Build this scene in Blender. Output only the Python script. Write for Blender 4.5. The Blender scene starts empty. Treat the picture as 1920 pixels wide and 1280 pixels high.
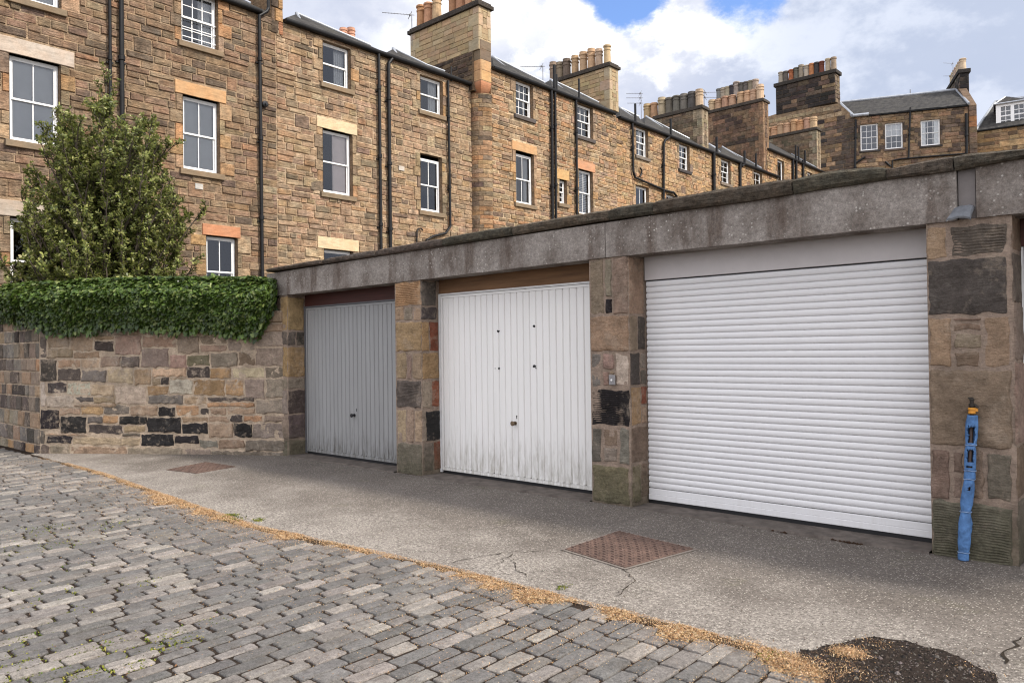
import bpy, math, random
from math import sin, cos, pi, radians, sqrt
from mathutils import Vector, Matrix, noise

C = bpy.context.scene.collection
sc = bpy.context.scene
R = random.Random(11)

# ------------------------------------------------------------------ camera
F_PX = 1450.08
YAW, PITCH, ROLL = radians(-42.267), radians(0.6335), radians(-0.7537)
H = 1.37
_f = Vector((cos(PITCH) * sin(YAW), cos(PITCH) * cos(YAW), sin(PITCH)))
_r = Vector((cos(YAW), -sin(YAW), 0.0))
_u = _r.cross(_f)
RIGHT = cos(ROLL) * _r + sin(ROLL) * _u
UP = -sin(ROLL) * _r + cos(ROLL) * _u
FWD = _f
CAM = Vector((0, 0, H))
cam = bpy.data.cameras.new("Camera")
cam.sensor_width = 36.0
cam.lens = F_PX / 1920.0 * 36.0
cam.clip_start = 0.05
cam.clip_end = 2000.0
camo = bpy.data.objects.new("Camera", cam)
m = Matrix((RIGHT, UP, -FWD)).transposed().to_4x4()
m.translation = CAM
camo.matrix_world = m
C.objects.link(camo)
sc.camera = camo


def ray(px, py):
    return RIGHT * ((px - 960) / F_PX) - UP * ((py - 640) / F_PX) + FWD


def on_x(px, py, X):
    d = ray(px, py)
    return CAM + d * (X / d.x)


def on_y(px, py, Y):
    d = ray(px, py)
    return CAM + d * (Y / d.y)


def on_plane(px, py, p, n):
    d = ray(px, py)
    return CAM + d * ((p - CAM).dot(n) / d.dot(n))


def gz(y):
    return -0.149 + 0.02 * min(y, 5.7)


def on_ground(px, py):
    d = ray(px, py)
    t = (-0.149 - H) / (d.z - 0.02 * d.y)
    return CAM + d * t


def to_px(p):
    q = p - CAM
    w = q.dot(FWD)
    if w < 0.1:
        return None
    return 960 + F_PX * q.dot(RIGHT) / w, 640 - F_PX * q.dot(UP) / w


# ------------------------------------------------------------------ sky and sun
SUN_DIR = Vector((0.80, 0.25, 0.76)).normalized()   # towards the sun
world = bpy.data.worlds.new("World")
sc.world = world
world.use_nodes = True
nt = world.node_tree
N, L = nt.nodes, nt.links
N.clear()
w_out = N.new("ShaderNodeOutputWorld")
w_bg = N.new("ShaderNodeBackground")
L.new(w_bg.outputs[0], w_out.inputs[0])
sky = N.new("ShaderNodeTexSky")
sky.sky_type = 'NISHITA'
sky.sun_disc = False
sky.sun_elevation = math.asin(SUN_DIR.z)
sky.sun_rotation = math.atan2(SUN_DIR.x, SUN_DIR.y)
w_bg.inputs[1].default_value = 0.10
tc = N.new("ShaderNodeTexCoord")


def wmath(op, a, b=None, clamp=False):
    n = N.new("ShaderNodeMath")
    n.operation = op
    n.use_clamp = clamp
    for i, v in enumerate((a, b)):
        if v is None:
            continue
        if isinstance(v, (int, float)):
            n.inputs[i].default_value = v
        else:
            L.new(v, n.inputs[i])
    return n.outputs[0]


def wramp(src, a, b):
    n = N.new("ShaderNodeMapRange")
    n.interpolation_type = 'SMOOTHSTEP'
    L.new(src, n.inputs[0])
    n.inputs[1].default_value = a
    n.inputs[2].default_value = b
    return n.outputs[0]


def wnoise(scale, detail, rough, stretch=(1, 1, 1)):
    mp = N.new("ShaderNodeMapping")
    mp.inputs['Scale'].default_value = stretch
    L.new(tc.outputs['Generated'], mp.inputs[0])
    n = N.new("ShaderNodeTexNoise")
    n.inputs['Scale'].default_value = scale
    n.inputs['Detail'].default_value = detail
    n.inputs['Roughness'].default_value = rough
    L.new(mp.outputs[0], n.inputs['Vector'])
    return n.outputs['Fac']


def wdot(v):
    n = N.new("ShaderNodeVectorMath")
    n.operation = 'DOT_PRODUCT'
    nz = N.new("ShaderNodeVectorMath")
    nz.operation = 'NORMALIZE'
    L.new(tc.outputs['Generated'], nz.inputs[0])
    L.new(nz.outputs[0], n.inputs[0])
    n.inputs[1].default_value = v
    return n.outputs['Value']


def wmix(fac, a, b):
    n = N.new("ShaderNodeMix")
    n.data_type = 'RGBA'
    if isinstance(fac, (int, float)):
        n.inputs[0].default_value = fac
    else:
        L.new(fac, n.inputs[0])
    for i, v in ((6, a), (7, b)):
        if isinstance(v, tuple):
            n.inputs[i].default_value = (*v, 1)
        else:
            L.new(v, n.inputs[i])
    return n.outputs[2]


big = wnoise(3.2, 8, 0.6, (1, 1, 1.7))
mid = wnoise(8.0, 8, 0.62, (1, 1, 1.6))
fine = wnoise(20.0, 6, 0.6, (1, 1, 1.4))
# cloud body: mauve grey to white (values are ten times the radiance: the strength is 0.1)
grey = (5.2, 5.6, 6.8)
pale = (8.1, 8.2, 8.7)
white = (11.0, 11.0, 11.1)
puff = wmath('ADD', wmath('MULTIPLY', mid, 0.75), wmath('MULTIPLY', fine, 0.25))
body = wmix(wramp(big, 0.42, 0.66), grey, pale)
d_white = wdot(tuple(ray(1090, 90).normalized()))
d_white2 = wdot(tuple(ray(1470, 60).normalized()))
near_white = wmath('MAXIMUM', wramp(d_white, 0.955, 0.997), wramp(d_white2, 0.990, 0.9995))
wfac = wmath('MULTIPLY', wramp(puff, 0.44, 0.57), wmath('ADD', 0.12, wmath('MULTIPLY', near_white, 0.85)), True)
body = wmix(wfac, body, white)
d_right = wdot(tuple(ray(1780, 70).normalized()))
body = wmix(wmath('MULTIPLY', wramp(d_right, 0.955, 0.992), 0.92), body, wmix(wramp(puff, 0.47, 0.62), (4.3, 4.9, 6.3), (5.9, 6.4, 7.6)))
# unseen bright sky lobe behind the viewer, added to light the garage fronts
d_fill = wdot(tuple(Vector((0.52, -0.72, 0.46)).normalized()))
bs = N.new("ShaderNodeVectorMath")
bs.operation = 'MULTIPLY'
L.new(body, bs.inputs[0])
L.new(wmix(wramp(d_fill, -0.05, 0.85), (1.0, 1.0, 1.0), (2.20, 2.10, 1.96)), bs.inputs[1])
body = bs.outputs[0]
# two breaks of blue sky
hole1 = wdot(tuple(ray(1405, 5).normalized()))
hole2 = wdot(tuple(ray(1175, -28).normalized()))
hole = wmath('MAXIMUM', hole1, wmath('ADD', hole2, 0.0004))
hole = wmath('ADD', hole, wmath('MULTIPLY', wmath('SUBTRACT', puff, 0.5), -0.0055))
blue = N.new("ShaderNodeVectorMath")
blue.operation = 'MULTIPLY'
L.new(sky.outputs[0], blue.inputs[0])
blue.inputs[1].default_value = (1.45, 1.65, 2.1)
L.new(wmix(wramp(hole, 0.9988, 0.9997), body, blue.outputs[0]), w_bg.inputs[0])

sun = bpy.data.lights.new("sun", 'SUN')
sun.energy = 4.0
sun.angle = radians(6)
sun.color = (1.0, 0.93, 0.83)
suno = bpy.data.objects.new("sun", sun)
suno.rotation_euler = SUN_DIR.to_track_quat('Z', 'Y').to_euler()
suno.location = (10, 10, 30)
C.objects.link(suno)

sc.view_settings.view_transform = 'Standard'
sc.view_settings.look = 'None'
sc.view_settings.exposure = 0.37
sc.view_settings.gamma = 1.0
sc.render.engine = 'CYCLES'
sc.cycles.use_denoising = True
sc.cycles.denoising_input_passes = 'RGB_ALBEDO_NORMAL'
sc.cycles.filter_width = 1.15
sc.cycles.sample_clamp_indirect = 3.0
sc.cycles.use_adaptive_sampling = False
sc.cycles.max_bounces = 6
sc.cycles.diffuse_bounces = 3
sc.cycles.transparent_max_bounces = 8


# ------------------------------------------------------------------ materials
class NB:
    """small node builder"""

    def __init__(self, name):
        self.mat = bpy.data.materials.new(name)
        self.mat.use_nodes = True
        self.t = self.mat.node_tree
        self.b = self.t.nodes['Principled BSDF']
        self.tc = self.t.nodes.new("ShaderNodeTexCoord").outputs['Object']

    def link(self, a, b):
        self.t.links.new(a, b)

    def put(self, sock, v):
        if isinstance(v, (int, float)):
            sock.default_value = v
        elif isinstance(v, tuple):
            sock.default_value = (*v, 1) if len(v) == 3 and sock.type == 'RGBA' else v
        else:
            self.link(v, sock)

    def noise(self, scale, detail=5, rough=0.6, stretch=None, out='Fac', dist=0.0):
        n = self.t.nodes.new("ShaderNodeTexNoise")
        n.inputs['Scale'].default_value = scale
        n.inputs['Detail'].default_value = detail
        n.inputs['Roughness'].default_value = rough
        n.inputs['Distortion'].default_value = dist
        self.link(self.coord(stretch), n.inputs['Vector'])
        return n.outputs[out]

    def coord(self, stretch=None):
        if stretch is None:
            return self.tc
        mp = self.t.nodes.new("ShaderNodeMapping")
        mp.inputs['Scale'].default_value = stretch
        self.link(self.tc, mp.inputs[0])
        return mp.outputs[0]

    def voronoi(self, scale, feature='F1', out='Distance', stretch=None, rand=1.0):
        n = self.t.nodes.new("ShaderNodeTexVoronoi")
        n.feature = feature
        n.inputs['Scale'].default_value = scale
        n.inputs['Randomness'].default_value = rand
        self.link(self.coord(stretch), n.inputs['Vector'])
        return n.outputs[out]

    def wave(self, scale, stretch=None, dist=0.0):
        n = self.t.nodes.new("ShaderNodeTexWave")
        n.inputs['Scale'].default_value = scale
        n.inputs['Distortion'].default_value = dist
        self.link(self.coord(stretch), n.inputs['Vector'])
        return n.outputs['Fac']

    def sep(self, axis):
        n = self.t.nodes.new("ShaderNodeSeparateXYZ")
        self.link(self.tc, n.inputs[0])
        return n.outputs[axis]

    def ramp(self, src, a, b, lo=0.0, hi=1.0):
        n = self.t.nodes.new("ShaderNodeMapRange")
        self.put(n.inputs[0], src)
        n.inputs[1].default_value = a
        n.inputs[2].default_value = b
        n.inputs[3].default_value = lo
        n.inputs[4].default_value = hi
        return n.outputs[0]

    def math(self, op, a, b=0.0, clamp=False):
        n = self.t.nodes.new("ShaderNodeMath")
        n.operation = op
        n.use_clamp = clamp
        self.put(n.inputs[0], a)
        self.put(n.inputs[1], b)
        return n.outputs[0]

    def mix(self, fac, a, b, mode='MIX'):
        n = self.t.nodes.new("ShaderNodeMix")
        n.data_type = 'RGBA'
        n.blend_type = mode
        self.put(n.inputs[0], fac)
        self.put(n.inputs[6], a)
        self.put(n.inputs[7], b)
        return n.outputs[2]

    def scale(self, col, f):
        n = self.t.nodes.new("ShaderNodeVectorMath")
        n.operation = 'SCALE'
        self.put(n.inputs[0], col)
        self.put(n.inputs['Scale'], f)
        return n.outputs[0]

    def attr(self, name='Col', out='Color'):
        n = self.t.nodes.new("ShaderNodeAttribute")
        n.attribute_name = name
        return n.outputs[out]

    def bump(self, h, strength=0.5, dist=0.02):
        n = self.t.nodes.new("ShaderNodeBump")
        n.inputs['Strength'].default_value = strength
        n.inputs['Distance'].default_value = dist
        self.put(n.inputs['Height'], h)
        self.link(n.outputs[0], self.b.inputs['Normal'])

    def done(self, col, rough=0.85, metal=0.0, spec=0.3):
        self.put(self.b.inputs['Base Color'], col)
        self.put(self.b.inputs['Roughness'], rough)
        self.b.inputs['Metallic'].default_value = metal
        self.b.inputs['Specular IOR Level'].default_value = spec
        return self.mat


def m_masonry(name, grain=1.0, soot=0.5, bump=0.7, dist=0.03, contrast=1.0, streak=0.0):
    b = NB(name)
    col = b.attr()
    n1 = b.noise(5 * grain, 8, 0.68)
    n2 = b.noise(26 * grain, 6, 0.7)
    n3 = b.noise(90 * grain, 4, 0.7)
    f = b.math('ADD', b.ramp(n1, 0.25, 0.75, 1 - 0.34 * contrast, 1 + 0.30 * contrast),
               b.math('ADD', b.ramp(n2, 0.25, 0.75, -0.26 * contrast, 0.24 * contrast), b.ramp(n3, 0.25, 0.75, -0.14, 0.14)))
    col = b.scale(col, f)
    hue = b.noise(3.1 * grain, 3, 0.5)
    col = b.mix(b.ramp(hue, 0.35, 0.75, 0.0, 0.35), col, b.mix(1.0, col, (1.25, 0.92, 0.68), 'MULTIPLY'))
    s = b.math('MULTIPLY', b.ramp(b.noise(1.3, 6, 0.6), 0.48, 0.72), b.ramp(n2, 0.35, 0.65))
    col = b.mix(b.math('MULTIPLY', s, soot, True), col, b.scale(col, 0.28))
    if streak:
        st = b.noise(2.2, 5, 0.6, (1.6, 1.6, 0.16))
        col = b.mix(b.math('MULTIPLY', b.ramp(st, 0.55, 0.75), streak, True), col, b.scale(col, 0.4))
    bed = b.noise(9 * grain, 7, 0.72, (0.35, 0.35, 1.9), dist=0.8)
    col = b.scale(col, b.ramp(bed, 0.30, 0.60, 1 - 0.5 * min(1.0, contrast), 1.12))  # dark bands paint the shadow lines of rough stone along its bedding
    pit = b.math('MULTIPLY', b.ramp(b.noise(7 * grain, 6, 0.7, (0.6, 0.6, 1.5)), 0.60, 0.70), b.ramp(b.noise(2.1, 3, 0.5), 0.45, 0.6), True)
    col = b.mix(b.math('MULTIPLY', pit, 0.75 * min(1.0, contrast)), col, b.scale(col, 0.22))
    layer = b.noise(14 * grain, 6, 0.65, (0.5, 0.5, 2.0), dist=0.6)
    hgt = b.math('ADD', b.math('MULTIPLY', layer, 1.0), b.math('ADD', b.math('MULTIPLY', n2, 0.5), b.math('MULTIPLY', n3, 0.22)))
    b.bump(hgt, bump, dist)
    return b.done(col, 0.92, spec=0.2)


def m_rubble(name="weathered rubble", smear=0.74, lime=0.62, damp=False):
    b = NB(name)
    col = b.scale(b.attr(), 1.22)
    n1 = b.noise(9, 8, 0.7)
    n2 = b.noise(42, 6, 0.72)
    n3 = b.noise(150, 4, 0.7)
    f = b.math('ADD', b.ramp(n1, 0.25, 0.75, 0.62, 1.40), b.math('ADD', b.ramp(n2, 0.25, 0.75, -0.28, 0.26), b.ramp(n3, 0.25, 0.75, -0.2, 0.2)))
    col = b.scale(col, f)
    # lime and old mortar smeared over the faces
    sm = b.math('ADD', b.ramp(b.noise(3.2, 6, 0.65), 0.3, 0.7, -0.4, 0.5), b.ramp(b.noise(17, 6, 0.7), 0.3, 0.7, -0.35, 0.45))
    col = b.mix(b.ramp(sm, 0.18, 0.55, 0, smear), col, b.scale((0.34, 0.275, 0.21), f))
    wl = b.math('MULTIPLY', b.ramp(b.noise(1.4, 4, 0.6), 0.52, 0.68), b.ramp(b.noise(24, 6, 0.75), 0.45, 0.65), True)
    col = b.mix(b.math('MULTIPLY', wl, lime), col, (0.46, 0.42, 0.36))
    soot = b.math('MULTIPLY', b.ramp(b.noise(2.6, 6, 0.65), 0.50, 0.70), b.ramp(n2, 0.3, 0.6), True)
    col = b.mix(b.math('MULTIPLY', soot, 0.55), col, b.scale(col, 0.30))
    if damp:
        z = b.math('ADD', b.sep('Z'), b.ramp(b.noise(6, 6, 0.7), 0.3, 0.7, -0.16, 0.16))
        col = b.mix(b.ramp(z, 0.34, 0.02, 0.0, 0.62), col, b.mix(b.ramp(n2, 0.35, 0.65), (0.045, 0.042, 0.026), (0.115, 0.108, 0.070)))
    b.bump(b.math('ADD', b.math('MULTIPLY', b.noise(22, 6, 0.7, (0.6, 0.6, 1.6)), 1.0), b.math('ADD', b.math('MULTIPLY', n2, 0.6), b.math('MULTIPLY', n3, 0.35))), 1.0, 0.018)
    return b.done(col, 0.93, spec=0.15)


def m_plain(name, col, rough=0.6, metal=0.0, spec=0.4, var=0.15, scale=8.0, bump=0.0, bscale=40, dirt=None, stretch=None):
    b = NB(name)
    n = b.noise(scale, 5, 0.6, stretch)
    c = b.scale(col, b.ramp(n, 0.25, 0.75, 1 - var, 1 + var))
    if dirt:
        c = b.mix(b.ramp(b.noise(scale * 2.3, 6, 0.65), 0.5, 0.75, 0, dirt[1]), c, dirt[0])
    if bump:
        b.bump(b.noise(bscale, 4, 0.6, stretch), bump, 0.01)
    return b.done(c, rough, metal, spec)


def m_attr(name, rough=0.7, spec=0.3, var=0.2, scale=10.0, bump=0.0, bscale=60, dark=None):
    b = NB(name)
    c = b.scale(b.attr(), b.ramp(b.noise(scale, 6, 0.65), 0.25, 0.75, 1 - var, 1 + var))
    if dark:
        c = b.mix(b.ramp(b.noise(scale * 0.45, 6, 0.6), dark[0], dark[1], 0, dark[2]), c, b.scale(c, 0.25))
    if bump:
        b.bump(b.noise(bscale, 5, 0.65), bump, 0.01)
    return b.done(c, rough, spec=spec)


def m_sett():
    b = NB("granite sett")
    col = b.attr()
    g1 = b.noise(150, 3, 0.8)
    g2 = b.noise(48, 6, 0.75)
    g3 = b.noise(11, 5, 0.65)
    f = b.math('ADD', b.ramp(g1, 0.25, 0.75, 0.45, 1.55), b.math('ADD', b.ramp(g2, 0.25, 0.75, -0.50, 0.50), b.ramp(g3, 0.25, 0.75, -0.28, 0.28)))
    col = b.scale(col, f)
    d = b.math('ADD', b.ramp(b.noise(5, 6, 0.65), 0.45, 0.7, 0, 0.6), b.ramp(b.noise(30, 5, 0.7), 0.45, 0.7, -0.2, 0.35), True)
    col = b.mix(b.math('MULTIPLY', d, 0.6), col, (0.085, 0.066, 0.050))
    b.bump(b.math('ADD', b.math('MULTIPLY', g2, 1.0), b.math('ADD', b.math('MULTIPLY', g1, 0.4), b.math('MULTIPLY', g3, 1.2))), 0.8, 0.009)
    return b.done(col, 0.72, spec=0.3)


def m_leaf(name, rough=0.42, spec=0.5, trans=0.25):
    b = NB(name)
    c = b.scale(b.attr(), b.ramp(b.noise(40, 3, 0.5), 0.3, 0.7, 0.85, 1.15))
    b.done(c, rough, spec=spec)
    tr = b.t.nodes.new("ShaderNodeBsdfTranslucent")
    b.link(b.scale(c, 1.6), tr.inputs['Color'])
    mx = b.t.nodes.new("ShaderNodeMixShader")
    mx.inputs[0].default_value = trans
    out = b.t.nodes['Material Output']
    b.link(b.b.outputs[0], mx.inputs[1])
    b.link(tr.outputs[0], mx.inputs[2])
    b.link(mx.outputs[0], out.inputs['Surface'])
    return b.mat


def m_glass(name):
    b = NB(name)
    t = b.t
    gl = t.nodes.new("ShaderNodeBsdfGlossy")
    gl.inputs['Roughness'].default_value = 0.03
    gl.inputs['Color'].default_value = (0.85, 0.88, 0.92, 1)
    tr = t.nodes.new("ShaderNodeBsdfTransparent")
    tr.inputs['Color'].default_value = (0.92, 0.94, 0.94, 1)
    lw = t.nodes.new("ShaderNodeFresnel")
    lw.inputs['IOR'].default_value = 1.62
    mx = t.nodes.new("ShaderNodeMixShader")
    nb = t.nodes.new("ShaderNodeBump")
    nb.inputs['Strength'].default_value = 0.06
    nb.inputs['Distance'].default_value = 0.03
    b.link(b.noise(1.7, 2, 0.5), nb.inputs['Height'])
    b.link(nb.outputs[0], gl.inputs['Normal'])
    b.link(b.math('MULTIPLY', lw.outputs[0], 1.7, True), mx.inputs[0])
    b.link(tr.outputs[0], mx.inputs[1])
    b.link(gl.outputs[0], mx.inputs[2])
    b.link(mx.outputs[0], t.nodes['Material Output'].inputs['Surface'])
    return b.mat


def m_concrete():
    b = NB("precast concrete")
    base = b.mix(b.ramp(b.noise(2.2, 6, 0.62), 0.35, 0.65), (0.128, 0.106, 0.090), (0.285, 0.258, 0.232))
    st = b.noise(1.9, 6, 0.65, (1.5, 1.5, 0.28))
    base = b.mix(b.ramp(st, 0.50, 0.62, 0, 0.78), base, (0.088, 0.064, 0.050))
    base = b.scale(base, b.math('MULTIPLY', b.ramp(b.noise(38, 6, 0.8), 0.25, 0.75, 0.50, 1.55), b.ramp(b.noise(110, 3, 0.8), 0.25, 0.75, 0.7, 1.3)))
    v = b.voronoi(42)
    pick = b.voronoi(42, out='Color')
    sp = b.t.nodes.new("ShaderNodeSeparateColor")
    b.link(pick, sp.inputs[0])
    zone = b.ramp(b.noise(1.7, 4, 0.6), 0.42, 0.62)
    spec = b.math('MULTIPLY', b.math('LESS_THAN', v, 0.30), b.math('GREATER_THAN', sp.outputs[0], 0.80))
    base = b.mix(b.math('MULTIPLY', b.math('MULTIPLY', spec, zone), 0.8), base, (0.55, 0.52, 0.47))
    b.bump(b.math('ADD', b.noise(70, 5, 0.7), b.math('MULTIPLY', b.noise(9, 5, 0.6), 0.8)), 0.5, 0.012)
    return b.done(base, 0.9, spec=0.2)


def m_forecourt():
    b = NB("forecourt concrete")
    y = b.sep('Y')
    x = b.sep('X')
    big = b.noise(0.9, 6, 0.6)
    col = b.mix(b.ramp(big, 0.3, 0.7), (0.108, 0.093, 0.080), (0.172, 0.151, 0.132))
    # worn, pale, gritty band towards the lane
    ed = b.math('ADD', b.ramp(y, 4.9, 3.5, 0.0, 1.0), b.ramp(b.noise(1.6, 6, 0.65), 0.3, 0.7, -0.45, 0.45))
    grit = b.noise(48, 5, 0.85)
    col = b.mix(b.math('MULTIPLY', b.ramp(ed, 0.3, 1.0), b.ramp(grit, 0.38, 0.62, 0.25, 1.0), True), col, (0.285, 0.258, 0.228))
    # shade of the garages painted in: a dark strip along the doors
    dk = b.math('ADD', b.ramp(y, 4.7, 5.6, 0.0, 0.9), b.ramp(b.noise(1.1, 5, 0.6), 0.3, 0.7, -0.4, 0.4))
    col = b.mix(b.math('MULTIPLY', dk, 0.26, True), col, (0.070, 0.058, 0.048))
    gr = b.noise(2.4, 5, 0.6)
    col = b.mix(b.ramp(gr, 0.62, 0.74, 0, 0.35), col, (0.10, 0.095, 0.05))
    f = b.math('ADD', b.ramp(grit, 0.28, 0.72, 0.36, 1.68), b.ramp(b.noise(210, 2, 0.7), 0.3, 0.7, -0.3, 0.3))
    col = b.scale(col, f)
    v = b.voronoi(80)
    pk = b.t.nodes.new("ShaderNodeSeparateColor")
    b.link(b.voronoi(80, out='Color'), pk.inputs[0])
    s = b.math('MULTIPLY', b.math('LESS_THAN', v, 0.36), b.math('GREATER_THAN', pk.outputs[0], 0.74))
    col = b.mix(b.math('MULTIPLY', s, 0.62), col, (0.52, 0.48, 0.42))
    s2 = b.math('MULTIPLY', b.math('LESS_THAN', v, 0.34), b.math('LESS_THAN', pk.outputs[0], 0.18))
    col = b.mix(b.math('MULTIPLY', s2, 0.6), col, (0.04, 0.035, 0.03))
    b.bump(b.math('ADD', grit, b.math('MULTIPLY', b.noise(7, 5, 0.6), 1.2)), 0.6, 0.012)
    return b.done(col, 0.9, spec=0.2)


def m_door(name, col, grime, h0, h1, weather=0.1, ghost=None):
    b = NB(name)
    z = b.sep('Z')
    c = b.scale(col, b.ramp(b.noise(3, 5, 0.6, (2.5, 2.5, 0.3)), 0.25, 0.75, 1 - weather, 1 + weather))
    tops = b.noise(7, 6, 0.65, (3.0, 3.0, 0.35))
    lim = b.math('ADD', z, b.ramp(tops, 0.25, 0.75, -0.26, 0.26))
    low = b.ramp(lim, h1, h0, 0.0, 1.0)
    patch = b.math('MULTIPLY', low, b.ramp(b.noise(13, 6, 0.7, (2.2, 2.2, 0.45)), 0.36, 0.62), True)
    c = b.mix(b.math('MULTIPLY', patch, 0.8), c, grime)
    b.bump(b.noise(30, 4, 0.6), 0.04, 0.01)
    return b.done(c, 0.42, spec=0.45)


def m_slate():
    b = NB("slate")
    c = b.mix(b.ramp(b.noise(3, 5, 0.6), 0.3, 0.7), (0.026, 0.025, 0.025), (0.060, 0.057, 0.053))
    w = b.wave(3.4, (0.2, 0.2, 1.0), 1.2)
    c = b.scale(c, b.ramp(b.noise(9, 5, 0.7), 0.25, 0.75, 0.5, 1.6))
    c = b.mix(b.ramp(b.noise(1.4, 5, 0.6), 0.55, 0.75, 0, 0.4), c, (0.10, 0.095, 0.07))
    b.bump(b.math('ADD', w, b.noise(9, 5, 0.7)), 0.7, 0.03)
    return b.done(c, 0.85, spec=0.15)


def m_iron():
    b = NB("rusty iron")
    c = b.mix(b.ramp(b.noise(9, 6, 0.65), 0.3, 0.7), (0.070, 0.046, 0.037), (0.135, 0.086, 0.068))
    c = b.scale(c, b.ramp(b.noise(60, 4, 0.7), 0.25, 0.75, 0.6, 1.4))
    b.bump(b.noise(50, 4, 0.6), 0.35, 0.008)
    return b.done(c, 0.8, spec=0.3)


MAT = {}
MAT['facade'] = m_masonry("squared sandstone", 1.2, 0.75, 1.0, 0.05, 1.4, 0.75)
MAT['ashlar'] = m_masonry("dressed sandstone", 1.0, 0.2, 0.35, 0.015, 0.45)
MAT['rubble'] = m_rubble()
MAT['pier'] = m_rubble('worn pier stone', 0.40, 0.25, True)
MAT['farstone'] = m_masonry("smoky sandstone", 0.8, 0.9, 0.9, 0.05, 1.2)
MAT['concrete'] = m_concrete()
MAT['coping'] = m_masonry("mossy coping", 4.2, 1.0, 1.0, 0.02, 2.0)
MAT['forecourt'] = m_forecourt()
MAT['threshold'] = m_plain("threshold concrete", (0.115, 0.098, 0.085), 0.9, spec=0.2, var=0.45, scale=6, bump=0.5, bscale=60, dirt=((0.045, 0.035, 0.03), 0.7))
MAT['sett'] = m_sett()
MAT['soil'] = m_plain("joint soil", (0.030, 0.022, 0.017), 0.95, spec=0.1, var=0.6, scale=30, bump=0.8, bscale=60)
MAT['earth'] = m_plain("garden earth", (0.10, 0.085, 0.06), 0.95, spec=0.1, var=0.4, scale=3)
MAT['white'] = m_plain("white paint", (0.78, 0.775, 0.76), 0.4, spec=0.4, var=0.04)
MAT['glass'] = m_glass("window glass")
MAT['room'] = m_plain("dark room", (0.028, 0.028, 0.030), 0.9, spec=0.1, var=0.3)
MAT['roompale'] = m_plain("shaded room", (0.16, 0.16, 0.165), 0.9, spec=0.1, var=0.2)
MAT['cloth'] = m_plain("white curtain", (0.62, 0.62, 0.62), 0.8, spec=0.2, var=0.12, scale=12, stretch=(1, 6, 0.2))
MAT['shutter'] = m_plain("pale shutter", (0.80, 0.69, 0.65), 0.5, var=0.05)
MAT['black'] = m_plain("black iron", (0.009, 0.009, 0.010), 0.5, spec=0.25, var=0.4, scale=6, bump=0.1)
MAT['slate'] = m_slate()
MAT['lead'] = m_plain("lead", (0.36, 0.38, 0.41), 0.42, 0.4, 0.5, 0.25, 4)
MAT['leadold'] = m_plain("weathered lead", (0.17, 0.18, 0.195), 0.5, 0.4, 0.5, 0.35, 14)
MAT['pot'] = m_attr("fired clay", 0.8, 0.25, 0.22, 7, 0.3, 20, (0.5, 0.75, 0.55))
MAT['alu'] = m_plain("aerial metal", (0.22, 0.22, 0.23), 0.5, 0.6, 0.5, 0.2)
MAT['greydoor'] = m_door("grey door paint", (0.265, 0.267, 0.265), (0.075, 0.068, 0.055), 0.02, 0.30, 0.10)
MAT['whitedoor'] = m_door("white door paint", (0.74, 0.73, 0.705), (0.36, 0.34, 0.29), 0.05, 0.46, 0.04)
MAT['roller'] = m_door("roller aluminium", (0.68, 0.675, 0.675), (0.6, 0.59, 0.57), -0.15, 0.10, 0.02)
MAT['timber'] = m_plain("brown board", (0.165, 0.088, 0.042), 0.75, var=0.35, scale=3, stretch=(0.6, 1, 9), bump=0.2)
MAT['redboard'] = m_plain("red painted board", (0.060, 0.018, 0.013), 0.6, var=0.4, scale=4, stretch=(0.6, 1, 8))
MAT['rubber'] = m_plain("black rubber", (0.008, 0.008, 0.009), 0.6, var=0.2)
MAT['knob'] = m_plain("dull brass", (0.14, 0.10, 0.06), 0.45, 0.5, 0.5, 0.3)
MAT['plastic'] = m_plain("black plastic", (0.01, 0.01, 0.012), 0.35, spec=0.5, var=0.1)
MAT['blue'] = m_plain("blue foam lagging", (0.080, 0.175, 0.36), 0.75, spec=0.2, var=0.45, scale=16, bump=0.7, bscale=34, dirt=((0.045, 0.085, 0.17), 0.7))
MAT['yellow'] = m_plain("orange clip", (0.55, 0.24, 0.03), 0.45, var=0.1)
MAT['iron'] = m_iron()
MAT['frameiron'] = m_plain("worn concrete frame", (0.165, 0.140, 0.120), 0.85, var=0.4, scale=20, bump=0.5)
MAT['ivy'] = m_leaf("ivy leaf", 0.34, 0.32, 0.2)
MAT['leaf'] = m_leaf("glossy leaf", 0.40, 0.35, 0.25)
MAT['bark'] = m_plain("bark", (0.075, 0.06, 0.045), 0.9, var=0.4, scale=14, bump=0.5)
MAT['litter'] = m_attr("dry florets", 0.85, 0.15, 0.15, 60)
MAT['moss'] = m_attr("joint moss", 0.9, 0.1, 0.3, 50)
MAT['crack'] = m_plain("crack soil", (0.03, 0.024, 0.018), 0.95, spec=0.1, var=0.5, scale=30)
MAT['steel'] = m_plain("brushed plate", (0.28, 0.27, 0.27), 0.45, 0.6, 0.5, 0.2)
MAT['dirtpatch'] = m_attr("dark grit", 0.95, 0.08, 0.35, 60, 0.8, 70)
MAT['moss_dark'] = m_plain("brown moss", (0.035, 0.020, 0.012), 0.95, spec=0.1, var=0.6, scale=40, bump=0.8)


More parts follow.
